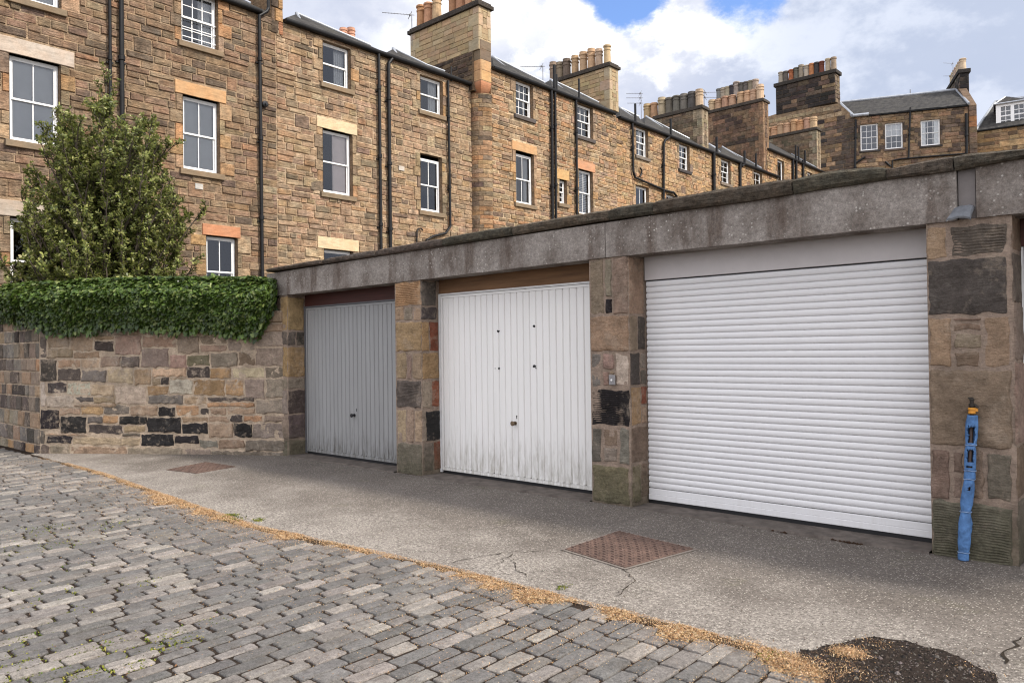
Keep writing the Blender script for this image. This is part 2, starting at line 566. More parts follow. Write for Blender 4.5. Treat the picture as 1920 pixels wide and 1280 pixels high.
# ------------------------------------------------------------------ mesh building
class MB:
    def __init__(self):
        self.v, self.f, self.c = [], [], []

    def face(self, pts, col=(0.5, 0.5, 0.5)):
        i = len(self.v)
        self.v.extend(pts)
        self.f.append(tuple(range(i, i + len(pts))))
        self.c.append(col)

    def faces(self, pts, idx, col=(0.5, 0.5, 0.5)):
        i = len(self.v)
        self.v.extend(pts)
        for f in idx:
            self.f.append(tuple(i + k for k in f))
            self.c.append(col)

    def box(self, lo, hi, col=(0.5, 0.5, 0.5), fr=None):
        a, b = lo, hi
        p = [(a[0], a[1], a[2]), (b[0], a[1], a[2]), (b[0], b[1], a[2]), (a[0], b[1], a[2]),
             (a[0], a[1], b[2]), (b[0], a[1], b[2]), (b[0], b[1], b[2]), (a[0], b[1], b[2])]
        p = [fr(*q) for q in p] if fr else [Vector(q) for q in p]
        self.faces(p, [(3, 2, 1, 0), (4, 5, 6, 7), (0, 1, 5, 4), (1, 2, 6, 5), (2, 3, 7, 6), (3, 0, 4, 7)], col)

    def tube(self, pts, r, seg=10, col=(0.5, 0.5, 0.5), cap=True):
        pts = [Vector(p) for p in pts]
        rs = r if isinstance(r, (list, tuple)) else [r] * len(pts)
        base = len(self.v)
        prev = None
        for k, p in enumerate(pts):
            if k == 0:
                d = pts[1] - p
            elif k == len(pts) - 1:
                d = p - pts[k - 1]
            else:
                d = (pts[k + 1] - p).normalized() + (p - pts[k - 1]).normalized()
            d.normalize()
            if prev is None:
                a = d.cross(Vector((0, 0, 1)) if abs(d.z) < 0.9 else Vector((1, 0, 0))).normalized()
            else:
                a = (prev - d * prev.dot(d)).normalized()
            prev = a
            b = d.cross(a)
            for s in range(seg):
                t = 2 * pi * s / seg
                self.v.append(p + (a * cos(t) + b * sin(t)) * rs[k])
        for k in range(len(pts) - 1):
            for s in range(seg):
                i = base + k * seg + s
                j = base + k * seg + (s + 1) % seg
                self.f.append((i, j, j + seg, i + seg))
                self.c.append(col)
        if cap:
            self.f.append(tuple(base + s for s in reversed(range(seg))))
            self.c.append(col)
            e = base + (len(pts) - 1) * seg
            self.f.append(tuple(e + s for s in range(seg)))
            self.c.append(col)

    def lathe(self, c, prof, seg=14, col=(0.5, 0.5, 0.5), cap=True):
        base = len(self.v)
        for (r, z) in prof:
            for s in range(seg):
                t = 2 * pi * s / seg
                self.v.append(Vector((c[0] + r * cos(t), c[1] + r * sin(t), c[2] + z)))
        for k in range(len(prof) - 1):
            for s in range(seg):
                i = base + k * seg + s
                j = base + k * seg + (s + 1) % seg
                self.f.append((i, j, j + seg, i + seg))
                self.c.append(col)
        if cap:
            self.f.append(tuple(base + s for s in reversed(range(seg))))
            self.c.append(col)
            e = base + (len(prof) - 1) * seg
            self.f.append(tuple(e + s for s in range(seg)))
            self.c.append(col)

    def build(self, name, mat, parent=None, smooth=False, bevel=0.0):
        off = Vector((0, 0, 0))
        q = parent
        while q is not None:
            off += q.location
            q = q.parent
        me = bpy.data.meshes.new(name)
        me.from_pydata([tuple(Vector(p) - off) for p in self.v], [], self.f)
        if isinstance(mat, str):
            mat = MAT[mat]
        me.materials.append(mat)
        at = me.attributes.new("Col", 'FLOAT_COLOR', 'FACE')
        buf = []
        for c in self.c:
            buf.extend((c[0], c[1], c[2], 1.0))
        at.data.foreach_set('color', buf)
        if smooth:
            me.polygons.foreach_set('use_smooth', [True] * len(me.polygons))
        me.update()
        o = bpy.data.objects.new(name, me)
        if bevel:
            bv = o.modifiers.new("edges", 'BEVEL')
            bv.width = bevel
            bv.segments = 2
            bv.limit_method = 'ANGLE'
        C.objects.link(o)
        if parent is not None:
            o.parent = parent
        return o


def tag(o, label, cat=None, group=None, kind=None):
    o['label'] = label
    if cat:
        o['category'] = cat
    if group:
        o['group'] = group
    if kind:
        o['kind'] = kind
    return o


def thing(name, loc, label, cat, group=None):
    o = bpy.data.objects.new(name, None)
    o.location = loc
    o.empty_display_size = 0.2
    C.objects.link(o)
    return tag(o, label, cat, group)


class Frame:
    """wall frame: u along the wall, d out of it, z up"""

    def __init__(self, o, u, n):
        self.o, self.u, self.n = Vector(o), Vector(u).normalized(), Vector(n).normalized()

    def __call__(self, u, d, z):
        return self.o + self.u * u + self.n * d + Vector((0, 0, z))

    def inv(self, p):
        q = Vector(p) - self.o
        return q.dot(self.u), q.dot(self.n), q.z

    def at(self, px, py, d=0.0):
        p = on_plane(px, py, self.o + self.n * d, self.n)
        q = p - self.o
        return q.dot(self.u), q.z


def vary(c, rng, s=0.12, hue=0.05):
    k = 1 + rng.uniform(-s, s)
    return tuple(max(0.004, x * k * (1 + rng.uniform(-hue, hue))) for x in c)


def pick(pal, rng):
    t = rng.random() * sum(w for _, w in pal)
    for c, w in pal:
        t -= w
        if t <= 0:
            return c
    return pal[-1][0]


def pillow(mb, fr, u0, u1, z0, z1, d, bev, col, rng, jit=0.006, gap=0.006, tilt=0.008):
    g = gap
    a = [(u0 + g, z0 + g), (u1 - g, z0 + g), (u1 - g, z1 - g), (u0 + g, z1 - g)]
    a = [(p[0] + rng.uniform(-jit, jit), p[1] + rng.uniform(-jit, jit)) for p in a]
    bv = min(bev, (u1 - u0) * 0.25, (z1 - z0) * 0.25)
    s = [(1, 1), (-1, 1), (-1, -1), (1, -1)]
    out = [fr(p[0], -0.003, p[1]) for p in a]
    fro = [fr(a[i][0] + s[i][0] * bv, d + rng.uniform(-tilt, tilt), a[i][1] + s[i][1] * bv) for i in range(4)]
    mb.faces(out + fro, [(4, 5, 6, 7), (0, 1, 5, 4), (1, 2, 6, 5), (2, 3, 7, 6), (3, 0, 4, 7)], col)


def rocky(mb, fr, u0, u1, z0, z1, d, col, rng, step=0.045, amp=0.010, edge=0.022, rib=0.0, gap=0.006, wob=0.006):
    """a close-up stone: a gridded face with a rounded arris and a hewn or tooled surface"""
    u0, u1, z0, z1 = u0 + gap, u1 - gap, z0 + gap, z1 - gap
    nu = max(3, min(24, int((u1 - u0) / step)))
    nz = max(3, min(24, int((z1 - z0) / step)))
    if rib:
        nz = max(8, min(120, int((z1 - z0) / rib * 4)))
    seed = Vector((rng.uniform(-90, 90), rng.uniform(-90, 90), rng.uniform(-90, 90)))
    w = min(u1 - u0, z1 - z0)
    e = min(edge, w * 0.3)
    us = [u0, u0 + e * 0.35] + [u0 + e + (u1 - u0 - 2 * e) * i / nu for i in range(nu + 1)] + [u1 - e * 0.35, u1]
    zs = [z0, z0 + e * 0.35] + [z0 + e + (z1 - z0 - 2 * e) * i / nz for i in range(nz + 1)] + [z1 - e * 0.35, z1]
    pts = []
    for z in zs:
        for u in us:
            ed = min(u - u0, u1 - u, z - z0, z1 - z)
            t = min(1.0, ed / e) if e > 0 else 1.0
            prof = sqrt(max(0.0, 1 - (1 - t) ** 2))
            p = Vector((u * 7, z * 7, 0)) + seed
            n = noise.noise(p) + 0.5 * noise.noise(p * 2.7) + 0.3 * noise.noise(p * 6.1)
            dd = d * prof + amp * n * prof
            if rib:
                dd += 0.5 * rib * 0.45 * sin(2 * pi * (z + 0.010 * noise.noise(p * 0.8) + 0.004 * noise.noise(p * 2.3)) / rib) * (1 if t >= 1 else 0) * max(0.15, min(1.2, 0.8 + 1.1 * noise.noise(p * 0.9)))
            if ed <= 1e-6:
                dd = -0.004
            jb = wob * (1 if ed < e * 0.5 else 0.3)
            pts.append(fr(u + jb * noise.noise(p * 1.9 + Vector((3, 9, 1))), dd, z + jb * noise.noise(p * 1.9 + Vector((7, 2, 5)))))
    W = len(us)
    idx = []
    for j in range(len(zs) - 1):
        for i in range(W - 1):
            k = j * W + i
            idx.append((k, k + 1, k + 1 + W, k + W))
    mb.faces(pts, idx, col)


def backing(mb, fr, u0, u1, z0, z1, openings, col, reveal=0.16, revcol=(0.3, 0.2, 0.12)):
    us = sorted({u0, u1, *[min(max(o[k], u0), u1) for o in openings for k in (0, 1)]})
    zs = sorted({z0, z1, *[min(max(o[k], z0), z1) for o in openings for k in (2, 3)]})
    for i in range(len(us) - 1):
        for j in range(len(zs) - 1):
            cu, cz = (us[i] + us[i + 1]) / 2, (zs[j] + zs[j + 1]) / 2
            if us[i + 1] - us[i] < 1e-5 or zs[j + 1] - zs[j] < 1e-5:
                continue
            if any(o[0] < cu < o[1] and o[2] < cz < o[3] for o in openings):
                continue
            mb.face([fr(us[i], 0, zs[j]), fr(us[i + 1], 0, zs[j]), fr(us[i + 1], 0, zs[j + 1]), fr(us[i], 0, zs[j + 1])], col)
    for o in openings:
        a, b, c, d = o[:4]
        rc = o[4] if len(o) > 4 else revcol
        q = 0.028
        for p0, p1 in (((a, c), (a, d)), ((b, d), (b, c)), ((a, d), (b, d)), ((b, c), (a, c))):
            mb.face([fr(p0[0], q, p0[1]), fr(p1[0], q, p1[1]), fr(p1[0], -reveal, p1[1]), fr(p0[0], -reveal, p0[1])], rc)


def soften(c, pal, k):
    w = sum(q for _, q in pal)
    mean = [sum(p[i] * q for p, q in pal) / w for i in range(3)]
    return tuple(c[i] + (mean[i] - c[i]) * k for i in range(3))


def courses(mb, fr, u0, u1, z0, z1, openings, blocks, pal, rng, hgt=(0.13, 0.21), length=(0.26, 0.66), bev=0.013, dep=(0.008, 0.036), sneck=0.10, gap=0.011, show=None, vmix=0.0):
    z = z0
    carry = []
    while z < z1 - 0.03:
        h = rng.uniform(*hgt)
        if z + h > z1 - 0.06:
            h = z1 - z
        za, zb = z, z + h
        blocked = list(carry)
        carry = []
        for o in openings:
            if min(zb, o[3]) - max(za, o[2]) > 0.01:
                blocked.append((o[0], o[1]))
        for o in blocks:
            if min(zb, o[3]) - max(za, o[2]) > 0.4 * h:
                blocked.append((o[0], o[1]))
        blocked.sort()
        u = u0
        spans = []
        for b0, b1 in blocked:
            if b0 > u + 0.02:
                spans.append((u, min(b0, u1)))
            u = max(u, b1)
        if u < u1 - 0.02:
            spans.append((u, u1))
        for s0, s1 in spans:
            u = s0
            while u < s1 - 0.01:
                w = rng.uniform(*length)
                if rng.random() < 0.15:
                    w *= 0.5
                if u + w > s1 - 0.12:
                    w = s1 - u
                    if w > length[1] * 1.3:
                        w *= 0.5
                ok = show is None or show(fr(u + w / 2, 0, (za + zb) / 2))
                top = zb
                if ok and rng.random() < sneck and zb + hgt[1] < z1 and w < 0.5 and s0 < u and u + w < s1:
                    if not any(min(zb + hgt[0], o[3]) - max(zb, o[2]) > 0 and min(u + w, o[1]) > max(u, o[0]) for o in openings + blocks):
                        carry.append((u, u + w))
                        top = None
                if ok:
                    col = soften(pick(pal, rng), pal, vmix)
                    col = vary(col, rng, 0.11)
                    if top is None:
                        pend.append((u, u + w, za, col))
                    else:
                        pillow(mb, fr, u, u + w, za, top, rng.uniform(*dep), bev, col, rng, gap=gap)
                u += w
        # close the tall stones that began one course below
        for (a, b, zz, col) in [p for p in pend if p[2] < za - 1e-6]:
            pillow(mb, fr, a, b, zz, zb, rng.uniform(*dep), bev, col, rng, gap=gap)
        pend[:] = [p for p in pend if p[2] >= za - 1e-6]
        z = zb
    for (a, b, zz, col) in pend:
        pillow(mb, fr, a, b, zz, z1, rng.uniform(*dep), bev, col, rng, gap=gap)
    pend.clear()


pend = []

# ------------------------------------------------------------------ ground, lane and forecourt
EDGE_PX = [(-60, 830), (70, 853), (200, 888), (330, 935), (480, 985), (640, 1020), (850, 1065), (1000, 1105), (1150, 1140), (1300, 1180), (1400, 1205)]
edge_pts = [on_ground(*p) for p in EDGE_PX]
EDGE = [(-40, 3.70), (-16, 3.70)] + [(p.x, p.y) for p in edge_pts[1:]] + [(-1.2, 3.56), (0.5, 3.5), (8, 3.5)]


def edge_y(x):
    for (a, ya), (b, yb) in zip(EDGE, EDGE[1:]):
        if a <= x <= b:
            return ya + (yb - ya) * (x - a) / max(1e-6, b - a)
    return 3.5


mb = MB()
mb.face([(-160, -120, gz(-120) - 0.06), (160, -120, gz(-120) - 0.06), (160, 5.7, -0.095), (-160, 5.7, -0.095)])
mb.face([(-160, 5.7, -0.095), (160, 5.7, -0.095), (160, 300, -0.095), (-160, 300, -0.095)])
o = mb.build("ground", 'earth')
tag(o, "bare earth ground under the lane and gardens", kind='structure')

mb = MB()
mb.face([(-40, -14, gz(-14) - 0.010), (14, -14, gz(-14) - 0.010), (14, 4.1, gz(4.1) - 0.010), (-40, 4.1, gz(4.1) - 0.010)])
o = mb.build("road_bed", 'soil')
tag(o, "dark soil bed between the lane setts", kind='structure')

# setts, laid in courses across the lane
rs = random.Random(5)
mb = MB()
x = -26.0
while x < 3.2:
    w = rs.uniform(0.088, 0.120)
    y = edge_y(x + w / 2) - rs.uniform(0.03, 0.09)
    y_min = -2.6
    while y > y_min:
        ln = rs.uniform(0.16, 0.27)
        c = Vector((x + w / 2, y - ln / 2, gz(y)))
        q = to_px(c)
        near = (q is not None and -500 < q[0] < 2700 and q[1] < 2900) or (-5 < c.x < 3 and c.y > -1.5)
        if near:
            wig = 0.05 * sin(c.y * 0.9 + 0.35 * c.x) + 0.008 * sin(c.y * 3.1 + c.x)
            gx, gy = rs.uniform(0.0050, 0.0085), rs.uniform(0.005, 0.011)
            x0, x1, y0, y1 = x + gx, x + w - gx, y - ln + gy, y - gy
            t = rs.random()
            far = c.y > edge_y(c.x) - 0.5
            if t < 0.52:
                col = vary((0.127, 0.121, 0.115), rs, 0.17, 0.010)
            elif t < 0.82:
                col = vary((0.172, 0.157, 0.143), rs, 0.17, 0.012)
            else:
                col = vary((0.245, 0.221, 0.197), rs, 0.16, 0.012)
            tz = rs.uniform(-0.003, 0.004) + 0.007 * noise.noise(Vector((c.x * 0.8, c.y * 0.8, 0)))
            cor = [(x0, y0), (x1, y0), (x1, y1), (x0, y1)]
            cor = [(p[0] + wig + rs.uniform(-0.0035, 0.0035), p[1] + rs.uniform(-0.006, 0.006)) for p in cor]
            cx, cy = sum(p[0] for p in cor) / 4, sum(p[1] for p in cor) / 4
            # each ring is an octagon so that corners are worn round
            close = q is not None and c.length < 8.5
            NP = 16 if close else 8
            cuts = [rs.uniform(0.003, 0.012) for _ in range(4)]
            chip = [rs.uniform(-0.0035, 0.0030) for _ in range(8)]
            rings = []
            for (ins, zz) in ((0.0, -0.030), (0.0008, -0.008), (0.0028, -0.0022), (0.009, 0.0003)):
                rg = []
                for k in range(4):
                    p, pa, pb = cor[k], cor[k - 1], cor[(k + 1) % 4]
                    for o2, fr_ in (((pa, 0), (pb, 0), (pb, 0.36), (pb, 0.66)) if close else ((pa, 0), (pb, 0))):
                        dx, dy = o2[0] - p[0], o2[1] - p[1]
                        l = sqrt(dx * dx + dy * dy)
                        cut = cuts[k] if not fr_ else l * fr_
                        qx, qy = p[0] + dx / l * cut, p[1] + dy / l * cut
                        if fr_:
                            w_ = chip[k * 2 + (fr_ > 0.5)]
                            qx, qy = qx - dy / l * w_, qy + dx / l * w_
                        hx, hy = (x1 - x0) / 2, (y1 - y0) / 2
                        sx, sy = (hx - ins) / hx, (hy - ins) / hy
                        qx, qy = cx + (qx - cx) * sx, cy + (qy - cy) * sy
                        rg.append(Vector((qx, qy, gz(qy) + tz + zz + rs.uniform(-0.0012, 0.0012))))
                rings.append(rg)
            pts = [p for r_ in rings for p in r_]
            idx = []
            for r_ in range(3):
                for k in range(NP):
                    idx.append((r_ * NP + k, r_ * NP + (k + 1) % NP, (r_ + 1) * NP + (k + 1) % NP, (r_ + 1) * NP + k))
            if close:
                # an uneven worn top with a slight hollow or crown
                pts.append(Vector((cx, cy, gz(cy) + tz + rs.uniform(-0.002, 0.004))))
                for k in range(NP):
                    idx.append((3 * NP + k, 3 * NP + (k + 1) % NP, 4 * NP))
            else:
                idx.append(tuple(3 * NP + k for k in range(NP)))
            mb.faces(pts, idx, col)
        y -= ln
    x += w
o = mb.build("cobbled_road", 'sett')
tag(o, "lane of worn grey granite setts with mossy joints", kind='structure')

# forecourt slab
WALL_A = Vector((-9.508, 5.703, 0))      # garden wall meets the first pier
WALL_B = Vector((-12.95, 3.79, 0))       # outer corner of the garden wall
mb = MB()
xs = [-13.1 + i * 0.1 for i in range(0, 151)]
rows = 14
grid = []
for x in xs:
    ya = edge_y(x) + 0.045 * noise.noise(Vector((x * 1.7, 3, 0))) + 0.03 * noise.noise(Vector((x * 6, 1, 0)))
    if x > -1.45:
        ya = edge_y(x) + 0.05 + 0.42 * max(0.0, min(1, (x + 1.45) / 0.22, (-0.60 - x) / 0.30)) + 0.05 * noise.noise(Vector((x * 6, 1, 4)))
    yb = 5.74
    for j in range(rows + 1):
        y = ya + (yb - ya) * j / rows
        z = gz(y) + 0.006 + 0.010 * noise.noise(Vector((x * 0.7, y * 0.9, 2)))
        if j == 0:
            z -= 0.012
        grid.append(Vector((x, y, z)))
idx = []
for i in range(len(xs) - 1):
    for j in range(rows):
        k = i * (rows + 1) + j
        idx.append((k, k + rows + 1, k + rows + 2, k + 1))
mb.faces(grid, idx)
fore = mb.build("pavement", 'forecourt', smooth=True)
tag(fore, "worn concrete forecourt in front of the garages", kind='structure')


def fz(x, y):
    return gz(y) + 0.006 + 0.010 * noise.noise(Vector((x * 0.7, y * 0.9, 2)))


def crack(pxs, width, seed, name="crack", mat='crack'):
    rr = random.Random(seed)
    pts = []
    for (a, b) in zip(pxs, pxs[1:]):
        pa, pb = on_ground(*a), on_ground(*b)
        n = max(2, int((pb - pa).length / 0.04))
        for i in range(n):
            pts.append(pa.lerp(pb, i / n))
    mb = MB()
    L_, R_ = [], []
    for i in range(len(pts) - 1):
        d = (pts[i + 1] - pts[i]).normalized()
        s = Vector((-d.y, d.x, 0))
        p = pts[i] + s * rr.uniform(-0.02, 0.02)
        w = width * rr.uniform(0.25, 1.1)
        L_.append(Vector((p.x + s.x * w, p.y + s.y * w, fz(p.x, p.y) + 0.004)))
        R_.append(Vector((p.x - s.x * w, p.y - s.y * w, fz(p.x, p.y) + 0.004)))
    n = len(L_)
    mb.faces(L_ + R_, [(i, i + 1, n + i + 1, n + i) for i in range(n - 1)])
    return mb.build(name, mat, fore)


crack([(848, 1056), (900, 1046), (955, 1036), (1000, 1035), (1040, 1030)], 0.0045, 1)
crack([(960, 1050), (968, 1072), (1000, 1088), (1030, 1092)], 0.004, 2)
crack([(1170, 1068), (1190, 1085), (1165, 1110), (1150, 1128)], 0.004, 3)
crack([(1920, 1200), (1890, 1222), (1880, 1248), (1868, 1262)], 0.009, 4)
crack([(960, 1040), (930, 1060), (905, 1066)], 0.0035, 5)

# rusty covers
def cover(px4, name, label, mat, frame):
    p = [on_ground(*q) for q in px4]
    c = sum(p, Vector()) / 4
    root = thing(name, (c.x, c.y, gz(c.y)), label, "manhole cover")
    mb = MB()
    hi = [Vector((q.x, q.y, fz(q.x, q.y) + 0.009)) for q in p]
    lo = [Vector((q.x, q.y, fz(q.x, q.y) - 0.03)) for q in p]
    mb.faces(hi + lo, [(0, 1, 2, 3), (0, 4, 5, 1), (1, 5, 6, 2), (2, 6, 7, 3), (3, 7, 4, 0)])
    # raised chequer treads
    rr = random.Random(3)
    nn = 15 if frame else 8
    for i in range(nn):
        for j in range(nn):
            s, t = (i + 0.5) / nn, (j + 0.5) / nn
            q = hi[0].lerp(hi[1], s).lerp(hi[3].lerp(hi[2], s), t)
            a = (hi[1] - hi[0]).normalized() if (i + j) % 2 else (hi[3] - hi[0]).normalized()
            b = Vector((-a.y, a.x, 0))
            ln, w = 0.017, 0.0055
            base = [q + a * ln + b * w, q - a * ln + b * w, q - a * ln - b * w, q + a * ln - b * w]
            top = [q + (v - q) * 0.7 + Vector((0, 0, 0.007)) for v in base]
            mb.faces(base + top, [(4, 5, 6, 7), (0, 1, 5, 4), (1, 2, 6, 5), (2, 3, 7, 6), (3, 0, 4, 7)])
    mb.build("plate", mat, root)
    if frame:
        fb = MB()
        w0, w1 = 1.012, 1.085
        for k in range(4):
            a0, a1 = p[k], p[(k + 1) % 4]
            q = [c + (a0 - c) * w0, c + (a1 - c) * w0, c + (a1 - c) * w1, c + (a0 - c) * w1]
            fb.face([Vector((v.x, v.y, fz(v.x, v.y) + 0.005)) for v in q])
        fb.build("frame", 'frameiron', root)
    return root


cover([(1060, 1032), (1172, 1066), (1300, 1032), (1160, 999)], "manhole_cover", "rusty chequer plate manhole cover set in the forecourt before the roller shutter", 'iron', True)
cover([(312, 882), (368, 889), (441, 876), (386, 868)], "manhole_cover", "small dark brown cover in the forecourt by the garden wall", 'iron', False)

# dark grit where the forecourt has broken away
mb = MB()
ring = [(1556, 1216), (1600, 1202), (1650, 1199), (1700, 1208), (1760, 1222), (1820, 1245), (1862, 1270), (1900, 1310), (1890, 1400), (1560, 1380), (1530, 1300), (1560, 1270), (1530, 1248), (1500, 1232), (1490, 1222), (1530, 1222)]
rp = [on_ground(*q) for q in ring]
c = sum(rp, Vector()) / len(rp)
dense = []
for i in range(len(rp)):
    a, b = rp[i], rp[(i + 1) % len(rp)]
    for k in range(8):
        q = a.lerp(b, k / 8)
        q = q + Vector((noise.noise(q * 9), noise.noise(q * 9 + Vector((4, 4, 4))), 0)) * 0.035
        dense.append(Vector((q.x, q.y, gz(q.y) + 0.0145)))
n = len(dense)
mb.faces(dense, [tuple(range(n))], (0.030, 0.023, 0.019))
rq = random.Random(15)


def inside(x, y, poly):
    r = False
    for a, b in zip(poly, poly[1:] + poly[:1]):
        if (a.y > y) != (b.y > y) and x < (b.x - a.x) * (y - a.y) / (b.y - a.y) + a.x:
            r = not r
    return r


px0, px1 = min(q.x for q in dense), max(q.x for q in dense)
py0, py1 = min(q.y for q in dense), max(q.y for q in dense)
for k in range(9000):
    x, y = rq.uniform(px0 - 0.03, px1), rq.uniform(py0, py1 + 0.03)
    if not inside(x + rq.gauss(0, 0.012), y + rq.gauss(0, 0.012), dense):
        continue
    r = rq.uniform(0.002, 0.006) * (2.2 if rq.random() < 0.05 else 1)
    c0 = Vector((x, y, gz(y) + 0.015))
    a0 = rq.uniform(0, 6)
    mb.faces([c0 + Vector((r * cos(a0 + 2 * pi * i / 5) * rq.uniform(0.7, 1.3), r * sin(a0 + 2 * pi * i / 5) * rq.uniform(0.7, 1.3), 0)) for i in range(5)] + [c0 + Vector((rq.gauss(0, r * 0.3), 0, r * rq.uniform(0.5, 1.0)))], [(i, (i + 1) % 5, 5) for i in range(5)], vary(rq.choice(((0.03, 0.024, 0.02), (0.055, 0.042, 0.034), (0.02, 0.018, 0.017), (0.11, 0.095, 0.085))), rq, 0.3))
patch = mb.build("ground_patch", 'dirtpatch')
tag(patch, "dark broken patch of earth at the lane edge", kind='structure')

# ------------------------------------------------------------------ stone colours
T = (0.245, 0.175, 0.115)
T2 = (0.30, 0.225, 0.15)
Y = (0.37, 0.285, 0.185)
O = (0.300, 0.190, 0.105)
OB = (0.265, 0.172, 0.092)
G = (0.205, 0.168, 0.128)
GB = (0.150, 0.132, 0.112)
GD = (0.135, 0.115, 0.088)
P = (0.255, 0.175, 0.135)
RD = (0.17, 0.062, 0.038)
W_ = (0.36, 0.310, 0.240)
K = (0.060, 0.050, 0.044)
K2 = (0.100, 0.082, 0.070)
KK = (0.022, 0.020, 0.020)
BR = (0.155, 0.108, 0.078)
BR2 = (0.19, 0.14, 0.105)
MORT = (0.36, 0.285, 0.21)
MOSS = (0.150, 0.125, 0.080)

# ------------------------------------------------------------------ garden wall
root = thing("garden_wall", (WALL_A + WALL_B) / 2 + Vector((0, 0, -0.06)), "low wall of patched tan and black rubble stones below the ivy", "wall")
udir = (WALL_A - WALL_B)
WLEN = udir.length
wn = Vector((udir.y, -udir.x, 0)).normalized()
FW = Frame(WALL_B, udir, wn)


def zz7(x, y):
    return FW.at(x / 3.4286, 500 + y / 3.4286)


ROWS = [
    # x0, x1, y0, y1, colour   (read off the wall, then projected on to it)
    (185, 302, 440, 585, K2), (304, 450, 440, 522, T), (450, 600, 440, 545, T2), (600, 735, 475, 545, K), (600, 735, 440, 475, T), (735, 910, 440, 570, P),
    (910, 1135, 440, 522, T), (1135, 1285, 440, 560, G), (1285, 1460, 500, 550, P), (1285, 1460, 440, 500, BR2), (1460, 1640, 440, 545, G), (1640, 1810, 400, 515, G),
    (304, 470, 522, 590, T), (470, 640, 545, 592, T), (640, 780, 572, 645, P), (780, 905, 572, 648, K2), (905, 1090, 522, 650, G), (1090, 1200, 560, 655, P),
    (1200, 1352, 562, 640, MOSS), (1200, 1352, 640, 718, K), (1352, 1535, 550, 648, G), (1535, 1640, 545, 640, BR), (1640, 1810, 515, 640, G),
    (222, 368, 590, 736, K), (368, 520, 592, 652, T), (520, 640, 592, 655, T2), (368, 522, 652, 738, K2), (522, 688, 660, 742, GB), (688, 862, 650, 752, Y), (862, 975, 655, 760, T),
    (975, 1200, 650, 710, Y), (975, 1035, 710, 762, T), (1035, 1088, 705, 762, K), (1088, 1200, 710, 722, T), (1352, 1490, 648, 722, O), (1490, 1702, 645, 718, Y), (1702, 1810, 640, 718, GD),
    (190, 300, 740, 905, W_), (300, 432, 740, 818, K), (432, 585, 742, 826, W_), (585, 742, 752, 832, Y), (742, 945, 765, 888, W_), (945, 1088, 762, 828, O), (1088, 1240, 722, 822, W_),
    (1240, 1448, 722, 830, OB), (1448, 1572, 722, 832, O), (1572, 1705, 718, 850, G), (1705, 1810, 718, 850, G),
    (300, 478, 824, 908, W_), (478, 605, 832, 875, K2), (605, 745, 832, 880, T), (478, 745, 878, 905, T), (950, 1182, 822, 886, GB), (1182, 1330, 830, 888, T), (1330, 1640, 836, 868, K2), (1330, 1640, 868, 905, O), (1640, 1810, 850, 950, G),
    (225, 385, 915, 1048, KK), (378, 520, 905, 955, T2), (520, 668, 890, 955, O), (668, 835, 884, 952, GB), (835, 1018, 890, 960, T), (1018, 1132, 900, 966, KK), (1132, 1282, 890, 958, O), (1282, 1350, 905, 955, K), (1350, 1460, 905, 955, T), (1460, 1640, 905, 955, T2),
    (388, 560, 958, 1074, KK), (565, 662, 958, 1010, K2), (662, 762, 955, 1010, O), (765, 945, 958, 1018, KK), (945, 1168, 966, 1070, KK), (1168, 1340, 1004, 1072, KK), (1168, 1340, 960, 1004, T), (1340, 1480, 955, 1002, T2), (1480, 1562, 950, 1000, K), (1562, 1692, 952, 1000, O), (1692, 1810, 950, 1002, G),
    (225, 292, 1050, 1138, K2), (292, 565, 1074, 1084, T), (565, 792, 1012, 1076, K), (792, 940, 1018, 1066, T), (792, 905, 1066, 1092, K2), (1342, 1505, 1004, 1102, T2), (1505, 1622, 1004, 1098, KK), (1622, 1810, 1002, 1106, G),
    (300, 468, 1082, 1136, KK), (468, 905, 1092, 1148, T2), (905, 1122, 1070, 1156, KK), (1122, 1282, 1080, 1142, KK), (1282, 1405, 1112, 1166, GB), (1405, 1578, 1108, 1172, T), (1578, 1815, 1112, 1188, GD),
    (225, 320, 1140, 1205, K2), (320, 455, 1140, 1196, G), (455, 820, 1150, 1206, T), (820, 1182, 1156, 1208, G), (1182, 1360, 1166, 1212, G), (1360, 1815, 1182, 1220, GD),
]
rw = random.Random(21)
mb = MB()
WZ1 = 1.95
for d0, d1 in ((0.0, 0.0),):
    mb.face([FW(0, 0, -0.2), FW(WLEN + 0.14, 0, -0.2), FW(WLEN + 0.14, 0, WZ1), FW(0, 0, WZ1)], MORT)
mb.face([FW(0, 0, WZ1), FW(WLEN, 0, WZ1), FW(WLEN, -0.45, WZ1), FW(0, -0.45, WZ1)], MORT)
mb.face([FW(WLEN, -0.45, -0.2), FW(0, -0.45, -0.2), FW(0, -0.45, WZ1), FW(WLEN, -0.45, WZ1)], MORT)
for (x0, x1, y0, y1, col) in ROWS:
    ua, zb = zz7(x0, (y0 + y1) / 2)
    ub, _ = zz7(x1, (y0 + y1) / 2)
    xm = (x0 + x1) / 2
    _, zt = zz7(xm, y0)
    _, zb = zz7(xm, y1)
    if y1 > 1190:
        zb = -0.12
    rocky(mb, FW, max(0.0, ua), WLEN + 0.09 if x1 > 1795 else min(WLEN, ub), zb, min(zt, WZ1 - 0.03), rw.uniform(0.004, 0.022), vary(col, rw, 0.14), rw, amp=0.014, gap=0.010, wob=0.024, edge=0.024, step=0.032)
# upper courses behind the ivy
_, zt0 = zz7(900, 445)
courses(mb, FW, 0.0, WLEN + 0.08, zt0, WZ1, [], [], [(T, 3), (G, 3), (K2, 1), (P, 1)], rw, (0.13, 0.2), (0.25, 0.5), 0.02, (0.012, 0.03), 0.0, 0.009)
mb.build("wall_front", 'rubble', root)
